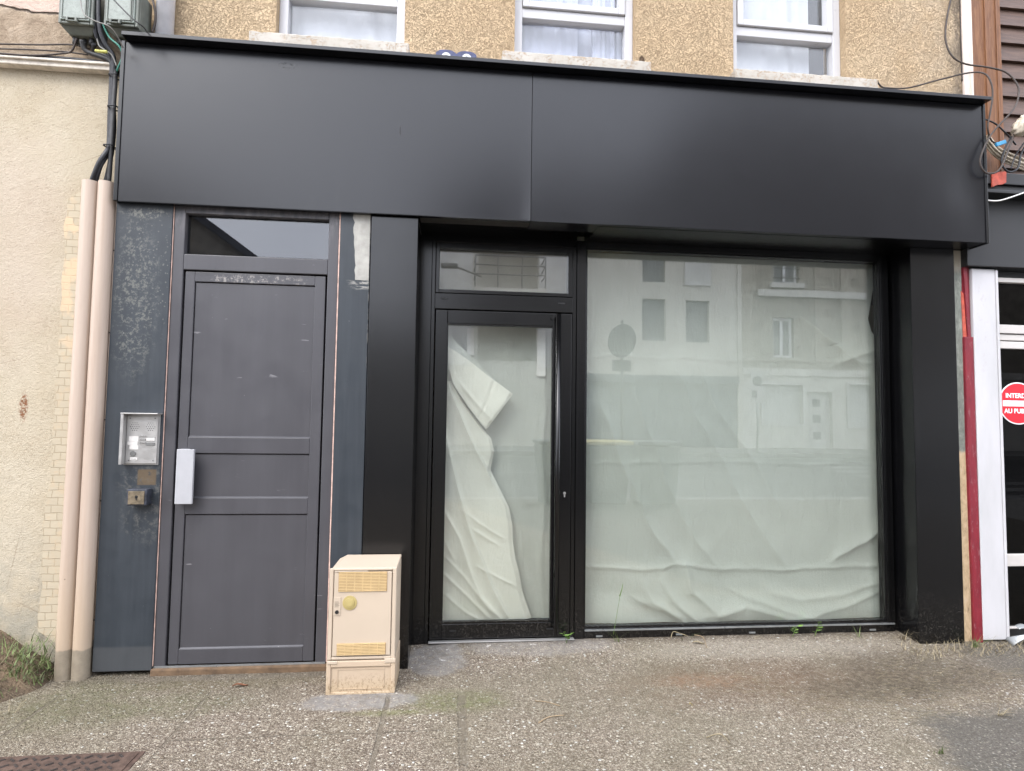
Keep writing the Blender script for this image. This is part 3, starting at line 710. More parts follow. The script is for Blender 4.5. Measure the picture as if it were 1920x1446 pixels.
# transom light sash
b.frame(-.118, .746, 2.226, 2.543, .333, .39, .022, .028, .022, .036)
sd = b.build('door', 'alu', SF, bevel=.002, label='narrow glazed black door with a full height pull bar')
b = MB(); b.frame(-.114, .743, .120, 2.116, .327, .395, .074, .118, .088, .082); b.build('leaf', 'alu', sd, bevel=.003)
b = MB(); b.frame(-.040, .625, .208, 2.034, .331, .36, .006, .006, .012, .006); b.build('glazing_bead', 'alu', sd)
b = MB(); b.box(-.040, .625, .352, .364, .208, 2.034); b.box(-.098, .72, .352, .364, 2.245, 2.508); b.build('pane', 'glass', sd)
b = MB(); b.box(-.116, .768, .30, .332, .1045, .1125); b.build('weather_bar', 'steel', sd, bevel=.002)
b = MB(); b.tube([(.648, .275, .150), (.648, .275, 2.104)], .0165, 20, sub=1)
for z in (2.085, .20): b.tube([(.648, .275, z), (.630, .327, z)], .008, 10, sub=1); b.tube([(.618, .312, z), (.618, .327, z)], .012, 14, sub=1); b.tube([(.672, .312, z), (.672, .327, z)], .009, 14, sub=1)
b.build('pull_handle', 'alu', sd)
b = MB(); b.disc((.704, .992), .0085, .321, .327, 18); b.box(.7005, .7075, .321, .327, .968, .990); b.build('lock_cylinder', 'steel', sd)
b = MB()
for x0, z0 in ((-.083, 2.183), (.655, 2.176)): b.box(x0, x0 + .042, .326, .331, z0, z0 + .010)
for x0 in (.01, .60): b.box(x0, x0 + .04, .322, .328, .165, .174)
b.build_each('drain_cap', 'ink', sd)
# display window
b = MB(); b.frame(.834, 2.902, .090, 2.588, .33, .40, .004, .056, .075, .040)
b.frame(.838, 2.846, .165, 2.548, .338, .37, .006, .006, .010, .010)
b.box(2.902, 2.917, .36, .40, .09, 2.588)
dw = b.build('display_window', 'alu', SF, bevel=.002)
b = MB(); b.box(.838, 2.848, .352, .364, .164, 2.550); b.build('pane', 'glass', dw)
b = MB(); b.box(2.852, 2.856, .322, .33, .10, 2.58); b.box(2.874, 2.878, .322, .33, .10, 2.58); b.build_each('frame_ridge', 'alu', dw)
b = MB(); b.box(.838, 2.89, .318, .33, .150, .158); b.build('sill_lip', 'grey_steel', dw)
b = MB()
for x0 in (.91, 1.42, 1.90, 2.72): b.box(x0, x0 + .04, .324, .33, .112, .121)
b.build_each('drain_cap', 'grey_steel', dw)

# ------------------------------------------------------------------ sheets behind the glass
def pleat(s, w, k=.3):
    return math.exp(s / w) if s < 0 else math.exp(-s / (w * k))
def segfold(x, z, pts, w, h, fade=.12, k=.35):
    """ridge towards the street along a polyline of (x, z) with z falling"""
    za, zb = pts[0][1], pts[-1][1]
    e = sm(z, zb - fade, zb + fade) * (1 - sm(z, za - fade, za + fade))
    if e <= 0: return 0
    return h * e * pleat(x - interp(pts, z), w, k)
WF = [(pxl([(1128, 760), (1180, 900), (1215, 985), (1262, 1063)], .44), .06, .016),
      (pxl([(1188, 720), (1215, 800), (1262, 930), (1300, 1010), (1345, 1070)], .44), .07, .011),
      (pxl([(1265, 690), (1310, 790), (1360, 880), (1420, 985), (1480, 1066)], .44), .08, .012),
      (pxl([(1305, 690), (1350, 770), (1425, 890), (1470, 960)], .44), .07, .009),
      (pxl([(1238, 1090), (1262, 1130), (1310, 1165)], .44), .05, .02),
      (pxl([(1278, 1063), (1300, 1115), (1345, 1150)], .44), .06, .022),
      (pxl([(1505, 590), (1560, 640), (1620, 690), (1645, 715)], .44), .09, .020),
      (pxl([(1200, 1085), (1225, 1130), (1290, 1170)], .44), .05, .014)]
def hcrease(x, z, pts, w, h):
    # pts (x, z) with x rising
    if not pts[0][0] - .05 < x < pts[-1][0] + .05: return 0
    zc = None
    for (xa, za), (xb, zb) in zip(pts, pts[1:]):
        if xa <= x <= xb: zc = za + (zb - za) * (x - xa) / (xb - xa)
    L = min(.22, .3 * (pts[-1][0] - pts[0][0])); far = pts[-1][0] > 2.8; near = pts[0][0] < .9
    h *= (1 if near else sm(x, pts[0][0] - .04, pts[0][0] + L)) * (1 if far else 1 - sm(x, pts[-1][0] - L, pts[-1][0] + .04))
    if zc is None: zc = pts[0][1] if x < pts[0][0] else pts[-1][1]
    d = z - zc
    return h * (math.exp(-d / w) if d > 0 else math.exp(d / (w * .6)))
HC = [(pxl([(1090, 668), (1200, 670), (1330, 676), (1500, 678), (1660, 680)], .44), .010, .0035),
      (pxl([(1090, 868), (1330, 870), (1660, 872)], .44), .010, .0035),
      (pxl([(1088, 1065), (1180, 1068), (1235, 1070), (1262, 1062), (1350, 1071), (1500, 1066), (1660, 1066)], .44), .020, .011),
      (pxl([(1300, 1160), (1360, 1150), (1400, 1138), (1440, 1150), (1520, 1165)], .44), .06, .022),
      (pxl([(1350, 1102), (1420, 1128), (1500, 1150), (1560, 1160)], .44), .06, .020),
      (pxl([(1450, 1165), (1520, 1148), (1600, 1128), (1662, 1105)], .44), .07, .022),
      (pxl([(1430, 1110), (1500, 1122), (1580, 1112), (1640, 1098), (1662, 1090)], .44), .06, .018),
      (pxl([(1180, 1120), (1230, 1140), (1290, 1160)], .44), .05, .014),
      (pxl([(1550, 1060), (1620, 1020), (1662, 985)], .44), .08, .026),
      (pxl([(1560, 690), (1640, 655), (1662, 640)], .44), .06, .016)]
def wsheet(x, z):
    x, z = x + .030 * nz(x, z, 11, 3) + .010 * nz(x, z, 13, 9), z + .022 * nz(x, z, 17, 3.5) + .007 * nz(x, z, 19, 10)
    y = .455 + .006 * nz(x, z, 1, 1.6) + .0025 * nz(x, z, 5, 7)
    for p, w, h in WF: y -= segfold(x, z, p, w * 1.05, h * 1.75, .14, .85)
    for p, w, h in HC: y -= hcrease(x, z, p, w, h)
    sag = sm(z, .62, .2)
    y -= .012 * sag * nz(x * 1.6 + z * 2.0, z * 3, 8, 2.2)
    y -= .030 * sm(z, .35, .17)
    return min(.52, max(y, .374))
b = MB(); NX, NZ = 250, 250
def wpt(u, v):
    z = .16 + 2.395 * v
    xr = 2.885
    # torn corner at the upper edge of the frame side
    c = pxl([(1648, 480), (1637, 520), (1631, 560), (1624, 598), (1630, 622), (1650, 650)], .455)
    if c[-1][1] < z < 2.6: xr = interp(c, z) + .014
    x = .80 + (xr - .80) * u
    return (x, wsheet(x, z), z)
b.grid(NX, NZ, wpt)
b.build('window_sheet', 'sheet', label='large white plastic sheet covering the wide shop window from inside', cat='plastic sheet')
b = MB()
def dsheet(u, v):
    x, z = -.06 + .74 * u, .18 + 1.87 * v
    y = .492 + .004 * nz(x, z, 3, 2.5) - .003 * math.sin(x * 30 + 2 * z)
    for zc, h in ((1.86, .0022), (1.94, .0022), (1.08, .004), (.80, .002)): y -= h * math.exp(-abs(z - zc) / .006)
    y -= .010 * pleat(x - .60 - .01 * math.sin(z * 9), .03)
    return (x, y, z)
b.grid(60, 130, dsheet)
b.build('door_sheet', 'sheet', label='flat greyish white sheet taped right across the shop door glass', cat='plastic sheet')
b = MB(); b.box(-.11, .735, .435, .437, 2.20, 2.55); b.build('transom_card', 'interiorwall', label='grey brown card closing the small pane over the shop door', cat='card')
Yd = .43
right = pxl([(846, 715), (872, 760), (905, 803), (921, 822), (927, 846), (920, 882), (938, 918), (955, 952), (961, 985), (962, 1018), (967, 1050), (974, 1075), (980, 1110), (990, 1140), (999, 1163)], Yd)
ln2 = pxl([(837, 820), (857, 909), (883, 1000), (905, 1055), (926, 1107), (955, 1160)], Yd)
ln3 = pxl([(830, 950), (862, 1008), (883, 1072), (900, 1115), (940, 1160)], Yd)
ln1 = pxl([(846, 735), (868, 790), (890, 840), (912, 880), (922, 905)], Yd)
ln0 = pxl([(846, 718), (880, 772), (908, 812)], Yd)
cr = [pxl(p, Yd) for p in ([(832, 1040), (870, 1080), (925, 1150)], [(832, 1075), (880, 1120), (920, 1160)], [(832, 1010), (852, 1050)], [(866, 955), (905, 985), (945, 1010)], [(895, 1060), (930, 1080), (965, 1098)], [(830, 1110), (870, 1145), (900, 1163)], [(885, 990), (915, 1010), (935, 1022)])]
def body(u, v):
    z = .196 + (right[0][1] - .196) * v
    x0 = -.056; x1 = interp(right, z); x = x0 + (x1 - x0) * u
    y = .430 + .004 * nz(x, z, 4, 5)
    y -= .022 * segfold(x, z, ln2, .05, 1, .08, .18) + .018 * segfold(x, z, ln3, .05, 1, .08, .18) + .020 * segfold(x, z, ln1, .035, 1, .05, .2) + .006 * segfold(x, z, ln0, .03, 1, .05, .3)
    for p in cr: y -= .009 * segfold(x, z, p, .022, 1, .03, .5)
    y -= .010 * (1 - abs(2 * u - 1)) - .014 * sm(u, .93, 1)
    return (x, max(.372, y), z)
b = MB(); b.grid(90, 220, body)
ds = b.build('draped_sheet', 'drape', label='creamy folded sheet hanging half open behind the shop door glass', cat='plastic sheet')
ft = pxl([(840, 652), (880, 672), (930, 715), (962, 739), (936, 775), (914, 803), (909, 812)], .40)
def flap(u, v):
    # v runs from the hinge edge (0) on the upper side to the lower side (1)
    up = [(840, 650), (862, 664), (882, 678), (905, 697), (930, 716), (962, 739)]; lo = [(841, 690), (850, 720), (864, 742), (880, 765), (896, 786), (912, 806)]
    def pl(a, u):
        k = min(len(a) - 2, int(u * (len(a) - 1))); f = u * (len(a) - 1) - k
        return (a[k][0] + (a[k + 1][0] - a[k][0]) * f, a[k][1] + (a[k + 1][1] - a[k][1]) * f)
    p, q = pl(up, u), pl(lo, u); px, py = p[0] + (q[0] - p[0]) * v, p[1] + (q[1] - p[1]) * v
    x, _, z = at(px, py, .40)
    y = .396 - .012 * math.sin(PI * v) * u + .004 * nz(x, z, 6, 9) + .010 * math.exp(-((u - .78 - .03 * v) / .012) ** 2) - .006 * math.exp(-((v - .75) / .06) ** 2) * sm(u, .2, .5) + .012 * sm(u, .97, 1)
    return (x, max(.370, y), z)
b = MB(); b.grid(50, 40, flap); b.build('folded_flap', 'drape', ds)
def strip(u, v):
    up = [(841, 624), (862, 648), (888, 672), (915, 700), (938, 726)]; lo = [(840, 652), (862, 664), (882, 678), (905, 697), (938, 724)]
    k = min(3, int(u * 4)); f = u * 4 - k
    px = (up[k][0] + (up[k + 1][0] - up[k][0]) * f) * (1 - v) + v * (lo[k][0] + (lo[k + 1][0] - lo[k][0]) * f)
    py = (up[k][1] + (up[k + 1][1] - up[k][1]) * f) * (1 - v) + v * (lo[k][1] + (lo[k + 1][1] - lo[k][1]) * f)
    x, _, z = at(px, py, .41); return (x, .412, z)
b = MB(); b.grid(20, 3, strip); b.build('sheet_edge', 'sheet', ds)
for k, (x0, x1, z0, z1) in enumerate(((.538, .600, 1.727, 2.03), (.085, .132, 1.855, 2.03))):
    b = MB(); b.add([(x0 + .004, .470, z0), (x1, .470, z0 + .001), (x1 - .004, .470, z1), (x0, .470, z1)], [(0, 1, 2, 3)])
    b.build('tape_strip', 'paper', label=('long pale tape strip holding the door sheet beside the pull bar', 'short pale tape strip above the folded sheet corner')[k], cat='tape', group='tape strips on the door sheet')

# ------------------------------------------------------------------ intercom, key switch, number plate
IC = thing('intercom', (-1.66, .04, 1.18), 'steel intercom panel under a small rain hood on the blue panel', 'intercom')
b = MB(); b.box(-1.722, -1.566, .024, .034, 1.184, 1.434); b.build('face_plate', 'steel', IC, bevel=.001)
b = MB(); b.box(-1.738, -1.724, -.010, .04, 1.18, 1.452); b.box(-1.738, -1.552, -.014, .04, 1.446, 1.452); b.box(-1.738, -1.560, .034, .04, 1.176, 1.446)
b.build('rain_hood', 'steel', IC, bevel=.001)
for cx in (-1.682, -1.602):
    b = MB()
    for r, n_ in enumerate((3, 4, 5, 4, 3)):
        for i in range(n_): b.disc((cx + (i - (n_ - 1) / 2) * .0105, 1.399 - r * .0098), .0023, .0232, .0242, 8)
    b.build('speaker_grille', 'ink', IC)
b = MB(); b.disc((-1.684, 1.236), .0145, .020, .024, 24); b.build('camera_eye', 'graylabel', IC)
b = MB()
for x0, x1, z0, z1 in ((-1.708, -1.660, 1.300, 1.328), (-1.714, -1.664, 1.282, 1.299), (-1.703, -1.660, 1.258, 1.281), (-1.698, -1.662, 1.202, 1.216)): b.box(x0, x1, .0225, .024, z0, z1)
b.build_each('name_label', 'paper', IC)
b = MB(); b.box(-1.620, -1.578, .021, .024, 1.305, 1.320); b.build('name_window', 'paper', IC)
b = MB(); b.box(-1.622, -1.577, .021, .024, 1.280, 1.295); b.box(-1.622, -1.576, .0225, .024, 1.3035, 1.305); b.box(-1.622, -1.576, .0225, .024, 1.320, 1.3215); b.box(-1.692, -1.668, .022, .0226, 1.206, 1.209); b.build_each('display', 'graylabel', IC)
b = MB()
for i in range(3):
    for j in range(3): b.disc((-1.652 + i * .0115, 1.330 - j * .0175), .0042, .020, .024, 10)
b.build('keypad', 'steel', IC)
b = MB()
for x, z in ((-1.707, 1.424), (-1.581, 1.424), (-1.705, 1.200), (-1.582, 1.200)): b.disc((x, z), .0035, .022, .024, 10)
b.build_each('screw', 'graylabel', IC)
KS = thing('key_switch', (-1.63, .04, .97), 'small square key switch with worn brass face under the intercom', 'key switch')
b = MB(); b.box(-1.684, -1.586, -.018, .04, .968, 1.052); b.build('casing', 'lockbody', KS, bevel=.004)
b = MB(); b.box(-1.676, -1.596, -.022, -.018, .975, 1.043); b.build('face', 'lockface', KS, bevel=.001)
b = MB(); b.disc((-1.634, 1.014), .0075, -.0235, -.022, 16); b.box(-1.637, -1.631, -.0235, -.022, .996, 1.012); b.build('keyhole', 'ink', KS)
HN = thing('house_number', (-.02, .15, 3.5), 'blue enamel house number plate half hidden behind the fascia cap', 'number plate')
b = MB(); pl = [(-.140, 3.47)]
for cx in (-.079, .044):
    pl += [(cx + .0605 * q, 3.662 - .020 * abs(q) ** 3.2) for q in [k / 7 - 1 for k in range(15)]]
pl += [(.1045, 3.47)]
b.prism(pl, .138, .149); b.build('plate', 'enamel', HN, bevel=.002)
def ribbon(b, pts, ws, y0, y1):
    n = len(pts)
    for i in range(n - 1):
        (xa, za), (xb, zb) = pts[i], pts[i + 1]; d = Vector((xb - xa, zb - za)).normalized(); nx, nz_ = -d.y, d.x
        b.prism([(xa - nx * ws[i], za - nz_ * ws[i]), (xb - nx * ws[i + 1], zb - nz_ * ws[i + 1]), (xb + nx * ws[i + 1], zb + nz_ * ws[i + 1]), (xa + nx * ws[i], za + nz_ * ws[i])], y0, y1)
for cx in (-.078, .045):
    b = MB(); N = 26
    pts = [(cx + .024 * math.cos(g), 3.598 + .038 * math.sin(g)) for g in [.15 + (PI - .15) * k / N for k in range(N + 1)]]
    pts += [(cx - .024, 3.58), (cx - .024, 3.555)]
    ws = [.009 - .0035 * abs(2 * k / N - 1) * 0 for k in range(N + 1)] + [.009, .009]
    ribbon(b, pts, ws, .1365, .138); b.disc((cx + .021, 3.603), .011, .1362, .138, 16)
    lp = [(cx + .024 * math.cos(g), 3.548 + .030 * math.sin(g)) for g in [2 * PI * k / N for k in range(N + 1)]]; ribbon(b, lp, [.009] * len(lp), .1366, .138)
    b.build('digit', 'enamelwhite', HN)

# ------------------------------------------------------------------ gas meter box
GB = thing('gas_meter_box', (-.43, -.12, .075), 'cream plastic gas meter box standing on the pavement by the pilaster', 'meter box')
gy0, gy1 = -.25, .02
b = MB(); x0, x1 = -.592, -.262
b.box(x0, x1, gy0 + .012, gy1, .243, .676)
b.add([(x0, gy0 + .012, .676), (x1, gy0 + .012, .676), (x1, gy1, .684), (x0 + .035, gy1, .684), (x0, gy1, .676), (x0 + .02, gy0 + .012, .690), (x1, gy0 + .012, .690), (x1, gy1, .696), (x0 + .04, gy1, .696)],
      [(0, 1, 6, 5), (5, 6, 7, 8), (1, 2, 7, 6), (0, 5, 8, 4)])
b.frame(x0, x1, .243, .690, gy0, gy0 + .012, .020, .020, .014, .012)
b.build('housing', 'gasbox', GB, bevel=.004)
b = MB(); b.box(x0 + .024, x1 - .024, gy0 - .002, gy0 + .014, .262, .672); b.box(x0 + .024, x0 + .19, gy0 - .006, gy0, .674, .678)
gd = b.build('door', 'gasbox', GB, bevel=.003)
def vent(px0, px1, py0, py1, rows, cols):
    (xa, _, za), (xb, _, zb) = at(px0, py1, gy0), at(px1, py0, gy0)
    v = MB(); v.box(xa, xb, gy0 - .0025, gy0 - .002, za, zb); v.build('vent_recess', 'ventgap', gd)
    s = MB(); h = (zb - za) / rows
    for r in range(rows): s.box(xa + .002, xb - .002, gy0 - .007, gy0 - .0025, za + h * (r + .22), za + h * (r + .86))
    for k in range(1, cols): xx = xa + (xb - xa) * k / cols; s.box(xx - .0016, xx + .0016, gy0 - .0075, gy0 - .0025, za, zb)
    s.build('vent_grille', 'vent', gd)
vent(634.5, 726.5, 1071.5, 1109.5, 13, 6); vent(631, 723.5, 1204.5, 1229, 8, 6)
c = at(656, 1130, gy0)
b = MB(); b.disc((c[0], c[2]), .0350, gy0 - .006, gy0 - .002, 36); b.disc((c[0], c[2]), .024, gy0 - .010, gy0 - .006, 32); b.disc((c[0], c[2]), .017, gy0 - .012, gy0 - .010, 32); b.build('dial', 'dial', gd, bevel=.001)
(xa, _, za), (xb, _, zb) = at(624.8, 1154, gy0), at(639.6, 1120, gy0)
b = MB(); b.box(xa, xb, gy0 - .005, gy0 - .002, za, zb); b.build('lock_plate', 'gasbox', gd, bevel=.001)
b = MB(); q = at(632, 1147, gy0); b.disc((q[0], q[2]), .009, gy0 - .010, gy0 - .005, 18)
for k in range(5): b.box(xa + .006, xb - .010 + .003 * (k % 2), gy0 - .0054, gy0 - .005, zb - .022 - .006 * k, zb - .0205 - .006 * k)
b.build('lock', 'ink', gd)
b = MB(); b.box(x0 - .002, x1 + .004, gy0 + .004, gy1, .072, .238)
b.frame(x0 - .002, x1 + .004, .072, .238, gy0 - .004, gy0 + .004, .022, .022, .016, .03)
bs = b.build('plinth', 'gasbase', GB, bevel=.004)
b = MB(); b.frame(x0 + .05, x1 - .05, .098, .198, gy0 + .0015, gy0 + .006, .004); b.build('moulded_border', 'gasbase', bs)
b = MB(); b.box(x0, x0 + .05, gy0 - .008, gy0, .226, .240); b.box(x1 - .05, x1 + .004, gy0 - .008, gy0, .226, .246); b.build_each('hinge_lug', 'gasbox', GB, bevel=.002)

# ------------------------------------------------------------------ cream neighbour on the near side
NB = thing('cream_neighbour', (-3, .4, .1), 'cream rendered neighbouring building with crumbling plaster above its ledge', 'building')
b = MB(); b.box(-9, -1.885, .10, 3, .0, 3.34); b.build('wall', 'cream', NB)
b = MB(); b.grid(60, 24, lambda u, v: (-3.6 + 1.76 * u, .098 + .016 * nz(u * 9, v * 7, 0, 1) + .010 * nz(u * 30, v * 22, 5, 1), 3.37 + 1.2 * v)); b.box(-9, -1.84, .13, 3, 3.37, 6.2); b.box(-9, -3.6, .10, .13, 3.37, 6.2); b.build('upper_wall', 'oldplaster', NB)
b = MB(); b.box(-9, -1.905, .045, .10, 3.338, 3.372); b.box(-9, -1.905, .030, .10, 3.362, 3.376); b.build('ledge', 'moulding', NB, bevel=.004)
b = MB(); n = 30
pl = [(-2.125 + .018 * nz(i * .8, 0, 0, 1) - .02 * (i > 20) , 2.62 - 2.32 * i / n) for i in range(n + 1)]
b.prism(pl + [(-1.86, .10), (-1.86, 2.66), (-2.06, 2.66)], .088, .12); b.build('brick_strip', 'brick', NB)
for k, (cx, z0, lab) in enumerate(((-1.975, .165, 'cream half round cable conduit farther from the blue panel'), (-1.893, .130, 'cream half round cable conduit nearer the blue panel'))):
    b = MB(); n = 20; r = .0405
    def ring(z): return [(cx + r * math.cos(a), .035 - r * 1.0 * math.sin(a), z) for a in [PI * 1.0 * j / n for j in range(n + 1)]] + [(cx - r, .10, z), (cx + r, .10, z)]
    lo, hi = ring(.05), ring(2.700); m_ = len(lo)
    b.add(lo + hi, [(i, (i + 1) % m_, m_ + (i + 1) % m_, m_ + i) for i in range(m_)], True)
    tw = [(cx + (r - .004) * math.cos(a), .035 - (r - .004) * math.sin(a), 2.700) for a in [PI * j / n for j in range(n + 1)]] + [(cx - r + .004, .10, 2.70), (cx + r - .004, .10, 2.70)]
    b.add(hi + tw, [(i, (i + 1) % m_, m_ + (i + 1) % m_, m_ + i) for i in range(m_)])
    b.add(tw + [(p[0], p[1], 2.62) for p in tw], [(i, (i + 1) % m_, m_ + (i + 1) % m_, m_ + i) for i in range(m_)])
    b.add([(p[0], p[1], 2.62) for p in tw], [tuple(range(m_))])
    b.build('conduit', 'conduit', label=lab, cat='conduit', group='cream conduits beside the door')
b = MB(); b.tube([(-1.848, .062, .26), (-1.853, .062, 2.66)], .008, 10, sub=1)
tc = b.build('thin_conduit', 'conduit', label='thin cream cable tube clipped beside the half round conduits', cat='conduit')
b = MB()
for z in (.36, .98, 1.41, 1.88, 2.33): b.box(-1.864, -1.838, .050, .075, z, z + .007)
b.build_each('clip', 'cablebrown', tc)

# downpipe
b = MB(); b.tube([(-1.668, .10, 3.40), (-1.668, .10, 7.0)], .047, 24, sub=1); b.build('downpipe', 'downpipe', label='white rainwater downpipe rising behind the fascia end', cat='pipe')

# grey meter boxes on the wall
def meter(x0, x1, z0, lab, g):
    t = thing('junction_box', ((x0 + x1) / 2, .05, z0), lab, 'junction box', 'grey junction boxes on the wall')
    y0, y1 = -.05, .10
    h = .24
    b = MB(); b.box(x0, x1, y0 + .03, y1, z0 + .02, z0 + h)
    b.add([(x0, y0 + .03, z0 + .02), (x1, y0 + .03, z0 + .02), (x1, y1, z0 + .02), (x0, y1, z0 + .02), (x0 + .03, y0 + .06, z0 - .012), (x1 - .03, y0 + .06, z0 - .012), (x1 - .02, y1, z0 - .012), (x0 + .02, y1, z0 - .012)],
          [(0, 1, 5, 4), (1, 2, 6, 5), (2, 3, 7, 6), (3, 0, 4, 7), (4, 5, 6, 7)])
    b.frame(x0, x1, z0 + .02, z0 + h, y0 + .008, y0 + .03, .016); b.build('housing', 'meterbody', t, bevel=.005)
    b = MB(); b.box(x0 + .014, x1 - .014, y0, y0 + .012, z0 + .036, z0 + h - .01)
    ld = b.build('lid', 'meterlid', t, bevel=.004)
    b = MB(); b.frame(x0 + .022, x1 - .022, z0 + .046, z0 + h - .02, y0 - .004, y0, .004); b.box(x1 - .036, x1 - .030, y0 - .005, y0, z0 + .046, z0 + h - .02); b.build('lid_rim', 'meterbody', ld, bevel=.001)
    cx = (x0 + x1) / 2 + g
    b = MB(); b.frame(cx - .028, cx + .028, z0 + .022, z0 + .046, y0 - .012, y0 + .004, .012, .012, .007, .007); b.build('latch', 'meterbody', t, bevel=.003)
    b = MB()
    for k in range(3): xx = x0 + .045 + k * .042; b.tube([(xx, y0 + .085 + .01 * (k % 2), z0 - .010), (xx, y0 + .085 + .01 * (k % 2), z0 - .048)], .0135 - .002 * (k % 2), 14, sub=1)
    b.build('cable_gland', 'cablegrey', t)
    return t
meter(-2.140, -1.966, 3.512, 'grey junction box with clouded lid farther from the downpipe', -.01)
meter(-1.912, -1.738, 3.520, 'grey junction box with clouded lid beside the white downpipe', -.02)

# cables
def cable(px, ys, r, mat, lab, grp='cables beside the fascia', cat='cable'):
    """px: pixel path; ys: depth per point or one depth"""
    pts = [at(p[0], p[1], ys[i] if isinstance(ys, (list, tuple)) else ys) for i, p in enumerate(px)]
    b = MB(); b.tube(pts, r, 8, sub=5); return b.build('cable', mat, label=lab, cat=cat, group=grp)
cable([(186, -40), (185, 40), (196, 80), (212, 105), (213, 140), (210, 200), (206, 270), (186, 305), (170, 345)], [-.02, -.02, 0, .02, .03, .04, .03, .01, .03], .0125, 'cableblack', 'thick black cable from between the junction boxes into the outer conduit')
cable([(181, -40), (178, 50), (190, 85), (208, 112), (209, 150), (206, 210), (203, 280), (188, 312), (178, 345)], [-.01, -.01, .02, .03, .04, .04, .04, .02, .04], .0115, 'cableblack', 'black cable running behind the thickest one into the outer conduit')
cable([(153, 75), (160, 95), (190, 107), (208, 116), (216, 140), (213, 200), (209, 270), (204, 345)], [.0, .02, .03, .03, .03, .03, .03, .04], .0115, 'cablegrey', 'grey cable bending out of the outer junction box towards the fascia edge')
cable([(176, 82), (178, 98), (200, 106), (213, 125), (211, 170), (214, 240), (207, 300), (197, 345)], [.0, .03, .03, .04, .05, .045, .045, .05], .011, 'cableblack', 'black cable beside the grey bend dropping into the inner conduit')
cable([(192, 45), (205, 70), (222, 85), (229, 100), (227, 114), (222, 126), (217, 140)], [-.01, .0, .0, .01, .01, .02, .04], .005, 'cablegreen', 'green sheathed cable curling beside the fascia corner')
cable([(144, 72), (135, 95), (120, 100), (60, 104), (-30, 98)], [.01, .02, .03, .03, .03], .005, 'cablebrown', 'brown cable hooking from the junction box along the ledge')
cable([(-30, 101), (60, 107), (120, 110), (180, 116), (206, 120)], .045, .0105, 'cableblack', 'thick black cable lying straight along the plaster ledge')
cable([(-30, 91), (50, 93), (120, 97), (165, 103)], .07, .004, 'cablebrown', 'thin brown cable strung highest along the crumbling plaster')
cable([(-30, 82), (70, 84), (135, 84), (168, 92)], .085, .0045, 'cablebrown', 'brownish cable fixed across the crumbling plaster')
cable([(150, -20), (155, 22), (175, 38), (205, 50), (222, 72), (231, 90)], [-.15, -.15, -.15, -.14, -.08, -.04], .0032, 'cablepale', 'thin pale wire looping down across the outer junction box')
cable([(205, -10), (225, 12), (252, 38), (268, 50), (277, 62)], [-.15, -.15, -.15, -.12, -.02], .0035, 'cablegrey', 'thin grey wire slanting across the inner junction box')
cable([(283, -10), (290, 15), (291, 40), (285, 62)], .06, .006, 'cablebrown', 'brown wire dropping beside the white downpipe')
cable([(182, 72), (186, 86), (195, 93), (210, 104), (219, 125)], [0, .0, .0, .01, .02], .0038, 'cablepale', 'short pale wire with yellow tape under the outer junction box')
p = at(192, 97, -.008); b = MB(); b.tube([(p[0] - .035, p[1], p[2] + .002), (p[0], p[1] - .003, p[2] - .002), (p[0] + .025, p[1], p[2] + .001)], .008, 10); b.build('tape_wrap', 'yellowtape', label='yellow striped tape wrapped round the wire ends', cat='tape')
for k, (px, py) in enumerate(((213, 141), (211, 200), (203, 273))):
    p = at(px, py, .02); b = MB(); b.tube([(p[0] - .024, .02, p[2]), (p[0] - .014, .006, p[2] - .001), (p[0], .003, p[2] - .002), (p[0] + .016, .006, p[2]), (p[0] + .024, .02, p[2]), (p[0] + .016, .06, p[2]), (p[0] - .016, .06, p[2]), (p[0] - .024, .02, p[2])], .0040, 8)
    b.build('cable_tie', 'cableblack', label=('black tie highest on the cable bundle near the green cable', 'black tie midway down the cable bundle', 'black tie lowest on the bundle just over the conduits')[k], cat='cable tie', group='ties round the cable bundle')

# ------------------------------------------------------------------ right neighbour
RN = thing('neighbour_shop', (4.2, .4, .1), 'neighbouring shop with black fascia, white post and brown board cladding', 'building')
b = MB(); b.box(3.36, 3.375, .12, .3, 2.9, 6.5); b.box(3.318, 3.362, .13, .149, 3.53, 6.5); b.build_each('edge_trim', 'beigetrim', RN, bevel=.003)
b = MB(); b.box(3.378, 3.528, .165, .30, 2.9, 6.5); b.build('timber_post', 'post', RN, bevel=.006)
b = MB(); b.box(3.532, 3.640, .175, .30, 2.9, 6.5); b.box(3.600, 3.606, .168, .175, 2.9, 6.5); b.box(3.505, 3.535, .155, .168, 3.3, 6.5); b.build('timber_post', 'post', RN, bevel=.005)
b = MB()
for k in range(28):
    z = 2.93 + k * .125
    b.add([(3.642, .20, z), (5.2, .20, z), (5.2, .222, z + .121), (3.642, .222, z + .121), (3.642, .26, z), (5.2, .26, z), (5.2, .26, z + .121), (3.642, .26, z + .121)], [(0, 1, 2, 3), (0, 4, 5, 1), (3, 2, 6, 7), (0, 3, 7, 4)])
b.build('board_cladding', 'siding', RN)
b = MB(); b.box(3.30, 5.2, .26, 4, 2.4, 6.5); b.box(3.30, 5.2, .24, .26, 2.93, 6.4); b.build('body_wall', 'darkvoid', RN)
b = MB(); b.box(3.29, 5.2, .12, .24, 2.478, 2.925); b.box(3.33, 5.2, .02, .26, 2.925, 2.945); b.build('fascia', 'nblack', RN, bevel=.003)
b = MB(); b.box(3.40, 5.2, .08, .24, 3.010, 3.085); b.box(3.34, 5.2, .10, .24, 2.945, 3.010); b.build('ledge', 'nblack', RN, bevel=.004)
b = MB(); pl = [(3.436, 2.985), (3.470, 3.000), (3.505, 3.004), (3.535, 3.020), (3.538, 3.092), (3.50, 3.088), (3.436, 3.074)]; b.prism(pl, .072, .082); b.build('red_patch', 'orangered', RN)
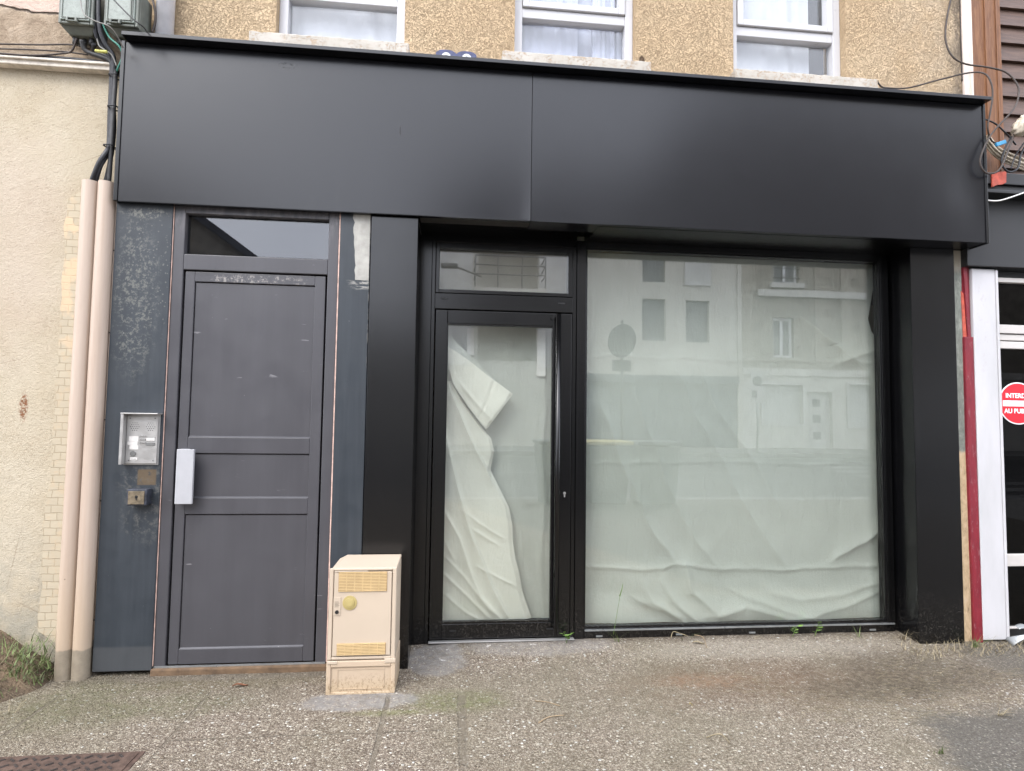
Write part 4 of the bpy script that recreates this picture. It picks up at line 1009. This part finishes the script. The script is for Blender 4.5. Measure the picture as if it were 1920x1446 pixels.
b = MB(); b.box(3.350, 3.512, .15, .25, .10, 2.468); b.box(3.514, 3.530, .145, .25, .10, 2.464); b.add([(3.35, .15, 2.468), (3.53, .15, 2.468), (3.53, .25, 2.48), (3.35, .25, 2.48)], [(0, 1, 2, 3)]); b.build('white_post', 'whitepost', RN, bevel=.004)
for y_, y1_, za, zb in ((.18, .24, 2.395, 2.425), (.19, .24, 2.010, 2.050), (.18, .24, 2.055, 2.112), (.185, .24, 1.955, 2.002), (.19, .24, .545, .620), (.19, .24, .150, .160)):
    b = MB(); b.box(3.540, 5.2, y_, y1_, za, zb); b.build('window_rail', 'rframe', RN, bevel=.003)
b = MB(); b.box(3.535, 5.2, .215, .222, .16, 2.395); b.build('window_pane', 'nglass', RN)
b = MB(); b.box(3.53, 5.2, .20, .26, .07, .150); b.box(3.53, 5.2, .225, .26, 2.425, 2.48); b.build_each('window_base', 'nblack', RN)
b = MB(); b.box(3.5, 5.2, 2.0, 2.05, .05, 2.5); b.box(5.15, 5.2, .25, 2, .05, 2.5); b.box(3.5, 5.2, .26, 2.05, .04, .07); b.box(3.36, 3.5, .26, 2.05, .05, 2.5); b.build('interior', 'darkvoid', RN)
b = MB(); b.box(3.222, 3.290, .17, .30, .06, 2.60); b.build('masonry_edge', 'stonestrip', RN)
# broken red post
RP = thing('red_post', (3.33, .17, .09), 'flaking dark red timber strip standing between pilaster and white post', 'timber strip')
b = MB(); pl = [(3.292, .10), (3.312, .085), (3.350, .085), (3.346, 1.0), (3.345, 2.02), (3.285, 2.02), (3.283, 1.3)]; b.prism(pl, .150, .19); b.build('lower_board', 'red', RP, bevel=.004)
b = MB(); b.prism([(3.288, 2.02), (3.312, 2.02), (3.300, 2.30), (3.283, 2.32)], .165, .20); b.build('exposed_wood', 'orangered', RP)
b = MB(); b.prism([(3.316, 2.02), (3.336, 2.02), (3.318, 2.585), (3.292, 2.585)], .158, .18); b.build('upper_board', 'red', RP, bevel=.003)
b = MB(); b.prism([(3.334, 2.02), (3.352, 2.02), (3.350, 2.47), (3.326, 2.50)], .176, .20); b.build('side_board', 'red', RP, bevel=.002)
b = MB(); b.box(3.294, 3.346, .17, .22, 2.0, 2.6); b.build('backing_board', 'red', RP)

cable([(1790, -30), (1776, 30), (1773, 75), (1785, 105), (1810, 120), (1850, 126), (1885, 135), (1905, 155), (1910, 175), (1900, 205), (1860, 250), (1842, 285), (1838, 308), (1850, 325), (1872, 320), (1888, 288), (1902, 250)], [.13, .13, .13, .12, .10, .06, .02, 0, -.01, -.02, -.03, -.03, -.03, -.03, -.03, -.02, 0], .0055, 'cablebrown', 'brown cable looping wide past the timber posts and round the fascia end', 'loose cables at the fascia end')
cable([(1645, 153), (1652, 162), (1664, 165), (1702, 165), (1760, 150), (1815, 137), (1845, 138), (1858, 155), (1861, 180), (1856, 215), (1852, 240), (1860, 265), (1878, 268)], [.02, .04, .06, .08, .08, .06, .02, 0, 0, 0, 0, .02, .02], .005, 'cablebrown', 'brown cable arching from the window sill end down the fascia end', 'loose cables at the fascia end')
cable([(1848, 224), (1866, 232), (1886, 250), (1905, 272)], .06, .005, 'cableblack', 'short black cable slanting down behind the blue connector', 'loose cables at the fascia end')
cable([(1898, 252), (1884, 280), (1878, 305), (1890, 322), (1908, 316), (1914, 290), (1925, 270)], .04, .006, 'cableblack', 'black cable loop hanging lowest below the pale chunk', 'loose cables at the fascia end')
cable([(1925, 262), (1905, 290), (1895, 318)], .05, .0045, 'cableblack', 'short black wire end dangling inside the cable loop', 'loose cables at the fascia end')
cable([(1846, 375), (1868, 377), (1890, 372), (1935, 356)], [.02, .02, .0, .0], .0045, 'cablewhite', 'white cable sagging in front of the neighbouring black fascia', 'loose cables at the fascia end')
cable([(1800, -30), (1801, 60), (1803, 100), (1804, 152)], .145, .004, 'cablebrown', 'thin wire clipped down the stained edge of the ochre wall', 'loose cables at the fascia end')
p = at(1876, 269, .0); b = MB(); n0 = len(b.v); b.box(-.036, .036, -.008, .008, -.012, .012); ca, sa = math.cos(.35), math.sin(.35)
b.v = [(p[0] + x * ca - z * sa, p[1] + y, p[2] + x * sa + z * ca) for x, y, z in b.v]; b.build('cable_connector', 'bluetape', bevel=.003, label='bright blue cable connector hanging among the loose cables', cat='connector')
b = MB(); pc = [at(x, y, .10) for x, y in ((1846, 262), (1866, 285), (1890, 298), (1925, 312))]
for k in range(7):
    o = (k - 3) * .010; b.tube([(q[0], q[1] - .012 * (k % 3), q[2] + o + .006 * nz(i, k, 3, 1.7)) for i, q in enumerate(pc)], .007, 6)
b.build('frayed_cladding', 'insul', label='frayed pale insulation strip lying behind the loose cables', cat='insulation')
b = MB(); o = at(1912, 232, -.02)
def chunk(u, v):
    a = 2 * PI * u; e = PI * v; r = .075 * (1 + .22 * nz(math.cos(a) * 2, math.sin(a) * 2, e * 2, 1.2))
    x, y, z = r * math.sin(e) * math.cos(a) * 1.15, r * math.sin(e) * math.sin(a) * .8, r * math.cos(e) * .62
    x, z = x * .80 - z * .6, x * .6 + z * .8
    return (o[0] + .035 + x, o[1] + y, o[2] + z + .012 * math.sin(18 * (x + z)))
b.grid(28, 18, chunk); b.build('plaster_chunk', 'insul', label='ridged pale chunk jutting out beside the board cladding', cat='debris')

# no entry sticker on the neighbouring window
SG = thing('no_entry_sign', (3.712, .19, 1.6), 'round red no entry sticker on the neighbouring shop window', 'sign')
b = MB(); b.disc((3.712, 1.597), .139, .2125, .2150, 64); b.build('rim', 'signwhite', SG)
b = MB(); b.disc((3.712, 1.597), .131, .2110, .2126, 64); b.build('red_disc', 'signred', SG)
b = MB(); b.box(3.712 - .112, 3.712 + .112, .2098, .2110, 1.577, 1.615); b.build('white_bar', 'signwhite', SG)
b = text_mesh('INTERDIT', .042, (3.712, .2104, 1.646), .0004, bold=.0012); b.build('lettering', 'signwhite', SG)
b = text_mesh('AU PUBLIC', .042, (3.712, .2104, 1.545), .0004, bold=.0012); b.build('lettering', 'signwhite', SG)

# bent metal strip at the foot of the white post
b = MB()
def bent(u, v):
    x = 3.50 + .26 * u; z = gz(x, .1) + .075 * math.sin(PI * min(1, u * 1.1)) * (1 - .5 * u) + .012 + .028 * (v - .5) * math.cos(u * 3)
    return (x, .13 - .10 * u + .06 * (v - .5) - .05 * math.sin(u * 5) * v, z)
b.grid(16, 6, bent); b.grid(10, 4, lambda u, v: (3.55 + .13 * u, .10 + .03 * v, gz(3.5, .1) + .10 + .02 * math.sin(4 * u) - .03 * u + .015 * v))
o = b.build('bent_metal_strip', 'grey_steel', label='crumpled grey metal strip lying at the foot of the white post', cat='metal scrap')
md = o.modifiers.new('t', 'SOLIDIFY'); md.thickness = .002

# ------------------------------------------------------------------ inspection cover
IV = thing('inspection_cover', (-1.6, -.9, gz(-1.6, -.8)), 'rusty chequered iron inspection cover let into the pavement', 'manhole cover')
zc = gz(0, -.72)
b = MB(); b.box(-2.05, -1.205, -1.36, -.712, zc - .03, zc + .004); b.build('frame', 'rust', IV, bevel=.003)
b = MB(); b.box(-2.03, -1.225, -1.34, -.728, zc + .0045, zc + .0075); pt = b.build('cover_plate', 'rust', IV)
b = MB(); random.seed(3)
for i in range(20):
    for j in range(15):
        x, y = -2.00 + i * .040, -1.31 + j * .040; a = .7 if (i + j) % 2 else -.7
        if x > -1.25 or y > -.745: continue
        c_, s_ = math.cos(a), math.sin(a); q = [(-.014, -.004), (.014, -.004), (.014, .004), (-.014, .004)]
        lo = [(x + p * c_ - r * s_, y + p * s_ + r * c_, zc + .0076) for p, r in q]; hi = [(x + (p * c_ - r * s_) * .8, y + (p * s_ + r * c_) * .8, zc + .0115) for p, r in q]
        b.add(lo + hi, [(4, 5, 6, 7)] + [(k, (k + 1) % 4, (k + 1) % 4 + 4, k + 4) for k in range(4)])
b.build('raised_tread', 'rustdark', IV)

# ------------------------------------------------------------------ weeds, grass, litter
random.seed(11)
b = MB()
for i in range(1900):
    x = -2.9 + .98 * random.random() ** .75; y = -.62 + .72 * random.random()
    if x > -2.0 - .1 * random.random(): continue
    dens = sm(-x, 1.95, 2.15) * (.35 + .65 * sm(y, -.35, .0)) * (.4 + .6 * (nz(x, y, 0, 4) > -.05))
    if random.random() > dens: continue
    b.blade((x, y, bank(x, y) - .004), random.random() * 2 * PI, .02 + .075 * random.random() ** 2, .003 + .002 * random.random(), .25 + .6 * random.random(), .8)
for i in range(150):
    x = -2.02 - .16 * random.random() ** 1.3; y = -.10 + .17 * random.random(); zz = bank(x, y) + .20 * random.random() ** 2 * (1 - (-2.02 - x) / .25)
    b.blade((x, y, zz), random.random() * 2 * PI, .03 + .05 * random.random(), .004 + .004 * random.random(), .3 + .6 * random.random(), .6, 2)
b.build('grass', 'grassgreen', kind='stuff', label='patchy grass on the soil at the foot of the cream wall', cat='grass')
b = MB()
for i in range(500):
    x = -2.9 + .98 * random.random(); y = -.6 + .68 * random.random()
    b.blade((x, y, bank(x, y)), random.random() * 2 * PI, .05 + .09 * random.random(), .003, .85 + .1 * random.random(), .1, 2)
b.build('dry_grass', 'straw', kind='stuff', label='dry straw lying among the grass by the cream wall', cat='grass')
# litter of straw over the right hand pavement
b = MB()
for i in range(3400):
    x = 1.3 + 2.4 * random.random(); y = -.75 + 1.05 * random.random()
    if nz(x * 1.2, y * 2.5, 6, 1.6) < -.05 + .25 * abs(y + .2): continue
    b.blade((x, y, gz(x, y) + .002), -.9 + .5 * random.gauss(0, 1), .016 + .05 * random.random() ** 2, .0024, .97, .02, 1)
b.build('straw_litter', 'straw', kind='stuff', label='scattered dry grass stems on the pavement before the window', cat='litter')
b = MB(); random.seed(21)
for i in range(900):
    x = 2.75 + 1.1 * random.random(); y = .02 + .16 * random.random() - .10 * random.random() ** 2
    if random.random() < .45: b.blade((x, y, gz(x, y)), random.random() * 2 * PI, .02 + .06 * random.random() ** 2, .003, .75 + .22 * random.random(), .1, 2)
    elif random.random() < .3: b.blade((x, y, gz(x, y)), random.random() * 2 * PI, .02 + .05 * random.random(), .004, .3 + .5 * random.random(), .6, 3)
b.build('base_litter', 'straw', kind='stuff', label='dry stems and crumbs gathered at the foot of the dark pilaster', cat='litter')
def leafy(x, y, h, n, lab, seed):
    random.seed(seed); z = gz(x, y)
    t = thing('weed', (x, y, z), lab, 'weed', 'weeds along the foot of the shopfront')
    s = MB(); f = MB()
    for k in range(max(2, n // 6)):
        a = random.random() * 2 * PI; tip = (x + .03 * math.cos(a), y - abs(.03 * math.sin(a)), z + h * (.7 + .3 * random.random()))
        s.tube([(x + .004 * math.cos(a), y, z), ((x + tip[0]) / 2 + .003, (y + tip[1]) / 2, z + h * .5), tip], [.0016, .0008], 5)
        for q in range(6):
            u = .35 + .65 * q / 5; c = [p0 + (p1 - p0) * u for p0, p1 in zip((x, y, z), tip)]; g = random.random() * 2 * PI; L = .022 + .024 * random.random(); w = L * .33
            d = (math.cos(g), -abs(math.sin(g)) * .8, .25 + .3 * random.random()); pr = (-math.sin(g), math.cos(g), .1)
            f.add([c, [c[i] + d[i] * L * .5 + pr[i] * w for i in range(3)], [c[i] + d[i] * L for i in range(3)], [c[i] + d[i] * L * .5 - pr[i] * w for i in range(3)]], [(0, 1, 2, 3)])
    s.build('stem', 'leafgreen', t); f.build('foliage', 'leafgreen', t); return t
def tuft(x, y, n, h, lab, seed, mat='grassgreen', lean=(.2, .7)):
    random.seed(seed); b = MB(); z = gz(x, y) - .002
    for k in range(n): b.blade((x + random.gauss(0, .012), y + random.gauss(0, .006), z), -PI / 2 + random.gauss(0, 1.3), h * (.5 + .5 * random.random()), .003 + .002 * random.random(), lean[0] + (lean[1] - lean[0]) * random.random(), .9)
    return b.build('grass_tuft', mat, label=lab, cat='grass tuft', group='grass tufts along the shopfront', origin=(x, y, z))
leafy(2.16, .285, .075, 12, 'leafy green weed under the middle of the wide window', 1)
leafy(2.31, .285, .095, 14, 'taller leafy weed beside the leafy one under the wide window', 2)
leafy(.715, .275, .075, 10, 'small weed growing at the foot of the shop door pull bar', 5)
tuft(1.03, .28, 7, .13, 'grass tuft at the foot of the post between door and wide window', 3)
tuft(1.44, .27, 5, .10, 'thin grass blades by the straw leaf under the window', 4)
tuft(2.60, .26, 6, .09, 'sparse grass tuft between leafy weeds and the dark pilaster', 6)
tuft(2.86, .22, 14, .12, 'pale grass tuft at the window frame corner by the dark pilaster', 7, 'straw', (.4, .85))
tuft(3.24, .10, 26, .12, 'green grass clump at the foot of the flaking red strip', 8)
tuft(3.40, .09, 18, .07, 'low brownish tuft between the red strip and the metal scrap', 9, 'straw', (.4, .9))
tuft(2.60, -.70, 16, .06, 'lone yellowish tuft at the edge of the dark tar patch', 10, 'straw', (.4, .9))
tuft(2.03, -.98, 12, .05, 'green tuft growing at the corner of the tar patch', 12)
# single tall seed stem before the window
p0 = at(1150, 1190, .26); b = MB(); b.tube([at(1150, 1190, .26), at(1157, 1150, .26), at(1163, 1115, .26)], [.0013, .0009], 5); b.tube([at(1162, 1118, .26), at(1166, 1105, .26), at(1168, 1094, .26)], [.0035, .001], 6)
b.build('seed_stem', 'leafgreen', label='single thin seed stem rising before the wide window', cat='weed')
for k, (px, mat, lab) in enumerate((([(1003, 1316), (1025, 1318), (1050, 1326)], 'twig', 'thin pale twig lying on the pavement before the shop door'), ([(1010, 1358), (1030, 1346), (1058, 1343)], 'twig', 'curved twig lying nearer the street than the straight twig'),
                                   ([(1258, 1198), (1262, 1186), (1272, 1188), (1290, 1194)], 'straw', 'curled dry stalk under the wide window'), ([(1302, 1192), (1318, 1196), (1325, 1216)], 'twig', 'dry brown stalk hanging by the straw leaf'), ([(1325, 1385), (1350, 1378), (1368, 1395)], 'straw', 'bent dry stalk lying well out on the pavement'))):
    pts = []
    for x, y in px:
        best = min(((abs(at(x, y, Y)[2] - gz(0.5, Y)), Y) for Y in [q * .01 for q in range(-110, 31)])); q = at(x, y, best[1]); pts.append((q[0], q[1], max(q[2], gz(q[0], q[1])) + .004))
    b = MB(); b.tube(pts, [.0028, .0018], 6); b.build('twig', mat, label=lab, cat='twig', group='twigs and stalks on the pavement')
def flat_leaf(x, y, L, w, ang, mat, lab):
    b = MB(); c, s_ = math.cos(ang), math.sin(ang); z = gz(x, y)
    b.grid(8, 4, lambda u, v: (x + c * L * (u - .5) - s_ * w * (v - .5) * math.sin(PI * min(1, max(.02, u))), y + s_ * L * (u - .5) + c * w * (v - .5) * math.sin(PI * min(1, max(.02, u))), z + .006 + .02 * (v - .5) ** 2 + .006 * math.sin(u * 5)))
    b.build('leaf_litter', mat, label=lab, cat='leaf', group='dead leaves on the pavement')
flat_leaf(-1.04, -.13, .075, .022, .3, 'brownleaf', 'rust brown dead leaf before the entrance door')
flat_leaf(1.52, .22, .075, .022, -.1, 'straw', 'straw yellow leaf lying against the wide window sill')
flat_leaf(1.17, -.50, .018, .012, .1, 'dial', 'tiny yellow leaf scrap out on the pavement')

# ------------------------------------------------------------------ the street opposite (seen mirrored in the glass and the metal)
OY = -15.7
def wall_with_holes(b, x0, x1, z0, z1, y, th, holes):
    """front face at y looking +y, holes (xa, xb, za, zb)"""
    holes = [(max(a, x0), min(b_, x1), max(c_, z0), min(d_, z1)) for a, b_, c_, d_ in holes if a < x1 and b_ > x0 and c_ < z1 and d_ > z0]
    xs_ = sorted({x0, x1, *[h[0] for h in holes], *[h[1] for h in holes]}); zs_ = sorted({z0, z1, *[h[2] for h in holes], *[h[3] for h in holes]})
    for xa, xb in zip(xs_, xs_[1:]):
        for za, zb in zip(zs_, zs_[1:]):
            cx, cz = (xa + xb) / 2, (za + zb) / 2
            if not any(h[0] < cx < h[1] and h[2] < cz < h[3] for h in holes): b.box(xa, xb, y - th, y, za, zb)
B1 = thing('opposite_house', (4.5, OY, .53), 'pale rendered house over a grey shopfront across the street', 'house')
h1 = [(6.52, 7.36, 4.22, 5.70), (8.10, 8.95, 4.22, 5.70), (6.52, 7.36, 6.30, 7.9), (8.10, 8.95, 6.30, 7.9), (.80, 2.85, 3.4, 8.6)]
b = MB(); wall_with_holes(b, -.7, 10.05, 3.0, 9.1, OY, .3, h1); wall_with_holes(b, -.7, 3.4, .53, 3.0, OY, .3, []); b.box(9.97, 10.12, OY - .3, OY + .05, .53, 9.1); b.box(-.7, 10.05, OY - 8, OY - 2.3, .53, 9.1)
b.build('wall', 'b1wall', B1)
b = MB(); b.box(-.7, .60, OY + .002, OY + .03, 3.2, 9.0); b.box(2.88, 3.9, OY + .002, OY + .03, 3.2, 9.0); b.build('white_panel', 'b1white', B1)
b = MB(); b.box(-.9, 10.2, OY - 8.2, OY + .3, 9.1, 9.22); b.add([(-.9, OY + .3, 9.22), (10.2, OY + .3, 9.22), (10.2, OY - 4, 10.3), (-.9, OY - 4, 10.3), (10.2, OY - 8.2, 9.22), (-.9, OY - 8.2, 9.22)], [(0, 1, 2, 3), (3, 2, 4, 5), (1, 4, 2), (0, 3, 5)]); b.build('roof', 'slate', B1)
b = MB(); wall_with_holes(b, 3.4, 9.97, .53, 3.0, OY - .02, .25, []); b.box(3.4, 9.97, OY - .02, OY + .12, 2.75, 3.02); b.build('shop_front', 'greyshop', B1)
for xa, xb, za, zb in h1[:4]:
    b = MB(); b.box(xa, xb, OY - .22, OY - .16, za, zb); w = b.build('window', 'shutter', B1)
b = MB(); b.box(8.05, 9.0, OY + .0, OY + .06, 6.22, 7.6); b.build('hung_cloth', 'b1white', B1)
b = MB(); b.box(.8, 2.85, OY - 2.3, OY - .3, 5.55, 5.7); b.box(.62, 3.0, OY - .3, OY + .9, 5.50, 5.70); b.build('balcony_slab', 'b1wall', B1)
b = MB()
for z in (6.15, 6.45, 6.75): b.tube([(.66, OY, z), (.66, OY + .86, z), (2.96, OY + .86, z), (2.96, OY, z)], .025, 6, sub=1)
for x in (.66, 1.4, 2.2, 2.96): b.tube([(x, OY + .86, 5.7), (x, OY + .86, 6.76)], .022, 6, sub=1)
b.build('balcony_railing', 'shutter', B1)
B2 = thing('opposite_stone_house', (14, OY, .53), 'tall stone fronted house with brick dressings across the street', 'house')
h2 = [(11.36, 12.3, 6.42, 8.2), (11.30, 12.1, 3.75, 5.2), (10.86, 12.37, 1.40, 2.78), (12.55, 13.5, .56, 2.55), (14.10, 15.5, 1.36, 2.84), (15.4, 16.3, 3.75, 5.2), (15.4, 16.3, 6.42, 8.2), (18.5, 19.4, 6.42, 8.2), (18.5, 19.4, 3.75, 5.2), (18.0, 19.5, 1.4, 2.8)]
b = MB(); wall_with_holes(b, 10.12, 24, 3.1, 13.2, OY, .3, h2); b.box(10.12, 24, OY - 9, OY - .6, .53, 13.2); b.build('wall', 'b2wall', B2)
b = MB(); wall_with_holes(b, 10.12, 24, .53, 3.1, OY + .03, .3, h2); b.box(10.12, 24, OY, OY + .10, 3.1, 3.35); b.build('ground_floor_wall', 'b2light', B2)
b = MB()
for q in range(30):
    z = 3.5 + q * .29; wq = .62 if q % 2 else .40
    for xc in (10.14, 12.9, 13.9, 16.9): b.box(xc, xc + wq, OY + .001, OY + .03, z, z + .285)
b.box(10.8, 15.0, OY, OY + .09, 5.95, 6.15); b.build('brick_dressing', 'b2quoin', B2)
b = MB(); b.box(10.7, 15.2, OY + .09, OY + .13, 5.93, 6.17); b.box(11.2, 12.45, OY, OY + .16, 6.25, 6.42); b.build('string_course', 'b2light', B2)
for i, (xa, xb, za, zb) in enumerate(h2):
    b = MB(); y = OY - .14
    if i == 3: b.box(xa, xb, y - .06, y, za, zb); w = b.build('front_door', 'b1white', B2); g = MB(); [g.box(xa + .3, xa + .6, y + .001, y + .01, z, z + .28) for z in (.85, 1.45, 2.02)]; g.build('pane', 'shutter', w)
    elif i in (2, 4, 9):
        b.box(xa, xb, y - .06, y, za, zb)
        for k in range(int((zb - za) / .06)): b.box(xa, xb, y, y + .008, za + k * .06, za + k * .06 + .045)
        w = b.build('window', 'rollshutter', B2); g = MB(); g.frame(xa - .08, xb + .08, za - .08, zb + .08, OY + .03, OY + .09, .08); g.build('surround', 'b1white', w)
    else:
        b.frame(xa, xb, za, zb, y - .05, y, .09); b.box((xa + xb) / 2 - .05, (xa + xb) / 2 + .05, y - .05, y, za, zb); w = b.build('window', 'pvc', B2); g = MB(); g.box(xa, xb, y - .09, y - .06, za, zb); g.build('pane', 'shutter', w)
        if i in (0, 6, 7):
            g = MB(); [g.tube([(xa - .05, OY + .06, za + dz), (xb + .05, OY + .06, za + dz)], .02, 6, sub=1) for dz in (.2, .55, .9)]; g.build('railing', 'ink', w)
b = MB(); b.box(10.0, 24.2, OY - 9, OY + .35, 13.2, 13.4); b.add([(10.0, OY + .35, 13.4), (24.2, OY + .35, 13.4), (24.2, OY - 4.5, 16), (10.0, OY - 4.5, 16), (24.2, OY - 9, 13.4), (10.0, OY - 9, 13.4)], [(0, 1, 2, 3), (3, 2, 4, 5), (1, 4, 2), (0, 3, 5)]); b.build('roof', 'slate', B2)
B3 = thing('opposite_gabled_house', (-10.5, OY, .53), 'slate roofed gabled house farther along the street opposite', 'house')
b = MB(); gb = [(-16, .53), (-5.6, .53), (-5.6, 5.75), (-10.8, 9.45), (-16, 5.75)]; b.prism([(x, z) for x, z in gb], OY - 8, OY); b.build('wall', 'b2wall', B3)
b = MB(); b.prism([(-5.3, 5.55), (-5.3, 5.8), (-10.8, 9.72), (-16.3, 5.8), (-16.3, 5.55), (-10.8, 9.46)], OY - 8.1, OY + .35); b.build('roof', 'slate', B3)
b = MB()
for xa, za in ((-14.3, 3.2), (-11.3, 3.2), (-8.2, 3.2), (-14.3, .9), (-11.3, .9), (-8.2, .9)): b.box(xa, xa + 1.0, OY, OY + .05, za, za + 1.5)
b.build('window_shutters', 'shutter', B3)
GW = thing('opposite_garden_wall', (-3, OY, .53), 'low rendered yard wall between two houses across the street', 'wall')
b = MB(); b.box(-5.6, -.7, OY - .3, OY, .53, 4.3); b.build('wall', 'b2light', GW)
b = MB(); b.box(-5.6, -.7, OY - .36, OY + .06, 4.3, 4.4); b.build('coping', 'kerb', GW)
RS = thing('road_sign', (5.08, -8.3, .18), 'round road sign seen from behind on a grey post by the road', 'sign')
b = MB(); b.tube([(3.62, -8.28, rz(-8.28)), (3.62, -8.28, 3.6)], .032, 12, sub=1); b.build('post', 'gold', RS)
b = MB(); a_ = .85; cs, sn = math.cos(a_), math.sin(a_); n = 36
vs = [(3.59 + .35 * math.cos(2 * PI * k / n) * cs, -8.22 + .35 * math.cos(2 * PI * k / n) * sn + dy, 3.15 + .36 * math.sin(2 * PI * k / n)) for dy in (0, .02) for k in range(n)]
b.add(vs, [tuple(range(n)), tuple(range(2 * n - 1, n - 1, -1))] + [(k, (k + 1) % n, n + (k + 1) % n, n + k) for k in range(n)]); b.build('disc', 'gold', RS)
b = MB(); b.box(3.40, 3.80, -8.25, -8.23, 2.50, 2.74); b.build('sign_plate', 'gold', RS)
PS = thing('parking_sign', (9.4, -13.3, .45), 'narrow white parking sign on a thin post across the street', 'sign')
b = MB(); b.tube([(9.4, -13.32, .45), (9.4, -13.32, 3.0)], .03, 10, sub=1); b.build('post', 'grey_steel', PS)
b = MB(); b.box(9.18, 9.58, -13.30, -13.28, 2.05, 3.02); b.build('sign_plate', 'b1white', PS)
b = MB(); b.disc((9.38, 2.72), .16, -13.28, -13.27, 24); b.box(9.2, 9.36, -13.28, -13.27, 2.2, 2.42); b.build('pictogram', 'gold', PS)
for k, (xa, lid, lab) in enumerate(((1.30, 'binbody', 'dark wheeled bin standing first by the kerb'), (2.03, 'binlid', 'dark wheeled bin with yellow lid by the kerb'), (2.80, 'binbody', 'dark wheeled bin last in the row by the kerb'))):
    t = thing('wheeled_bin', (xa + .33, -4.9, .14), lab, 'bin', 'wheeled bins by the kerb')
    zb = gz(0, -4.9); b = MB(); b.add([(xa + .06, -5.15, zb + .05), (xa + .60, -5.15, zb + .05), (xa + .60, -4.65, zb + .05), (xa + .06, -4.65, zb + .05), (xa, -5.25, zb + .93), (xa + .66, -5.25, zb + .93), (xa + .66, -4.58, zb + .93), (xa, -4.58, zb + .93)],
        [(0, 1, 2, 3), (4, 7, 6, 5), (0, 4, 5, 1), (1, 5, 6, 2), (2, 6, 7, 3), (3, 7, 4, 0)]); b.build('body', 'binbody', t, bevel=.03)
    b = MB(); b.box(xa - .02, xa + .68, -5.28, -4.54, zb + .935, zb + .995); b.build('lid', lid, t, bevel=.02)
    for dx in (.08, .52): b = MB(); b.tube([(xa + dx, -5.2, zb + .09), (xa + dx + .06, -5.2, zb + .09)], .09, 16, sub=1); b.build('wheel', 'ink', t)
SL = thing('street_lamp', (-1.0, OY + .02, 6), 'grey street lamp arm fixed to the pale house across the street', 'lamp')
b = MB(); b.tube([(.9, OY + .03, 6.25), (.3, OY + .6, 6.32), (.05, OY + .9, 6.33)], .03, 8); b.build('arm', 'gold', SL)
b = MB(); b.box(-.45, .10, OY + .8, OY + 1.05, 6.28, 6.42); b.build('lamp_head', 'gold', SL, bevel=.04)

# ------------------------------------------------------------------ light
w = bpy.data.worlds.new('World'); S.world = w; w.use_nodes = True
nt = w.node_tree; nt.nodes.clear()
sky = nt.nodes.new('ShaderNodeTexSky'); sky.sky_type = 'NISHITA'; sky.sun_disc = False
ELEV, AZ = RAD(46), RAD(218)
sky.sun_elevation = ELEV; sky.sun_rotation = AZ; sky.dust_density = 4; sky.air_density = 1.0; sky.ozone_density = 1
hs = nt.nodes.new('ShaderNodeHueSaturation'); hs.inputs['Saturation'].default_value = .30
bg = nt.nodes.new('ShaderNodeBackground'); bg.inputs['Strength'].default_value = .15
wo = nt.nodes.new('ShaderNodeOutputWorld')
nt.links.new(sky.outputs[0], hs.inputs['Color'])
cn = nt.nodes.new('ShaderNodeTexNoise'); cn.inputs['Scale'].default_value = 2.2; cn.inputs['Detail'].default_value = 6; cn.inputs['Roughness'].default_value = .55
tc_ = nt.nodes.new('ShaderNodeTexCoord'); nt.links.new(tc_.outputs['Generated'], cn.inputs['Vector'])
mr = nt.nodes.new('ShaderNodeMapRange'); mr.inputs['From Min'].default_value = .3; mr.inputs['From Max'].default_value = .7; nt.links.new(cn.outputs['Fac'], mr.inputs[0])
cl = nt.nodes.new('ShaderNodeMix'); cl.data_type = 'RGBA'; cl.inputs[6].default_value = (6.2, 6.6, 7.7, 1); cl.inputs[7].default_value = (8.1, 8.4, 9.3, 1); nt.links.new(mr.outputs[0], cl.inputs[0])
ov = nt.nodes.new('ShaderNodeMix'); ov.data_type = 'RGBA'; ov.inputs[0].default_value = .82      # closed cloud cover over the clear sky
nt.links.new(hs.outputs[0], ov.inputs[6]); nt.links.new(cl.outputs[2], ov.inputs[7]); nt.links.new(ov.outputs[2], bg.inputs[0]); nt.links.new(bg.outputs[0], wo.inputs[0])
sl = bpy.data.lights.new('sun', 'SUN'); sl.energy = .55; sl.angle = RAD(24); sl.color = (1, .96, .90)
so = bpy.data.objects.new('sun', sl); C.objects.link(so)
dirv = Vector((math.sin(AZ) * math.cos(ELEV), math.cos(AZ) * math.cos(ELEV), math.sin(ELEV)))
so.rotation_euler = dirv.to_track_quat('Z', 'Y').to_euler()
S.view_settings.view_transform = 'Standard'; S.view_settings.look = 'None'; S.view_settings.exposure = 1.85; S.view_settings.gamma = 1
S.cycles.max_bounces = 8; S.cycles.transparent_max_bounces = 16; S.cycles.use_denoising = True
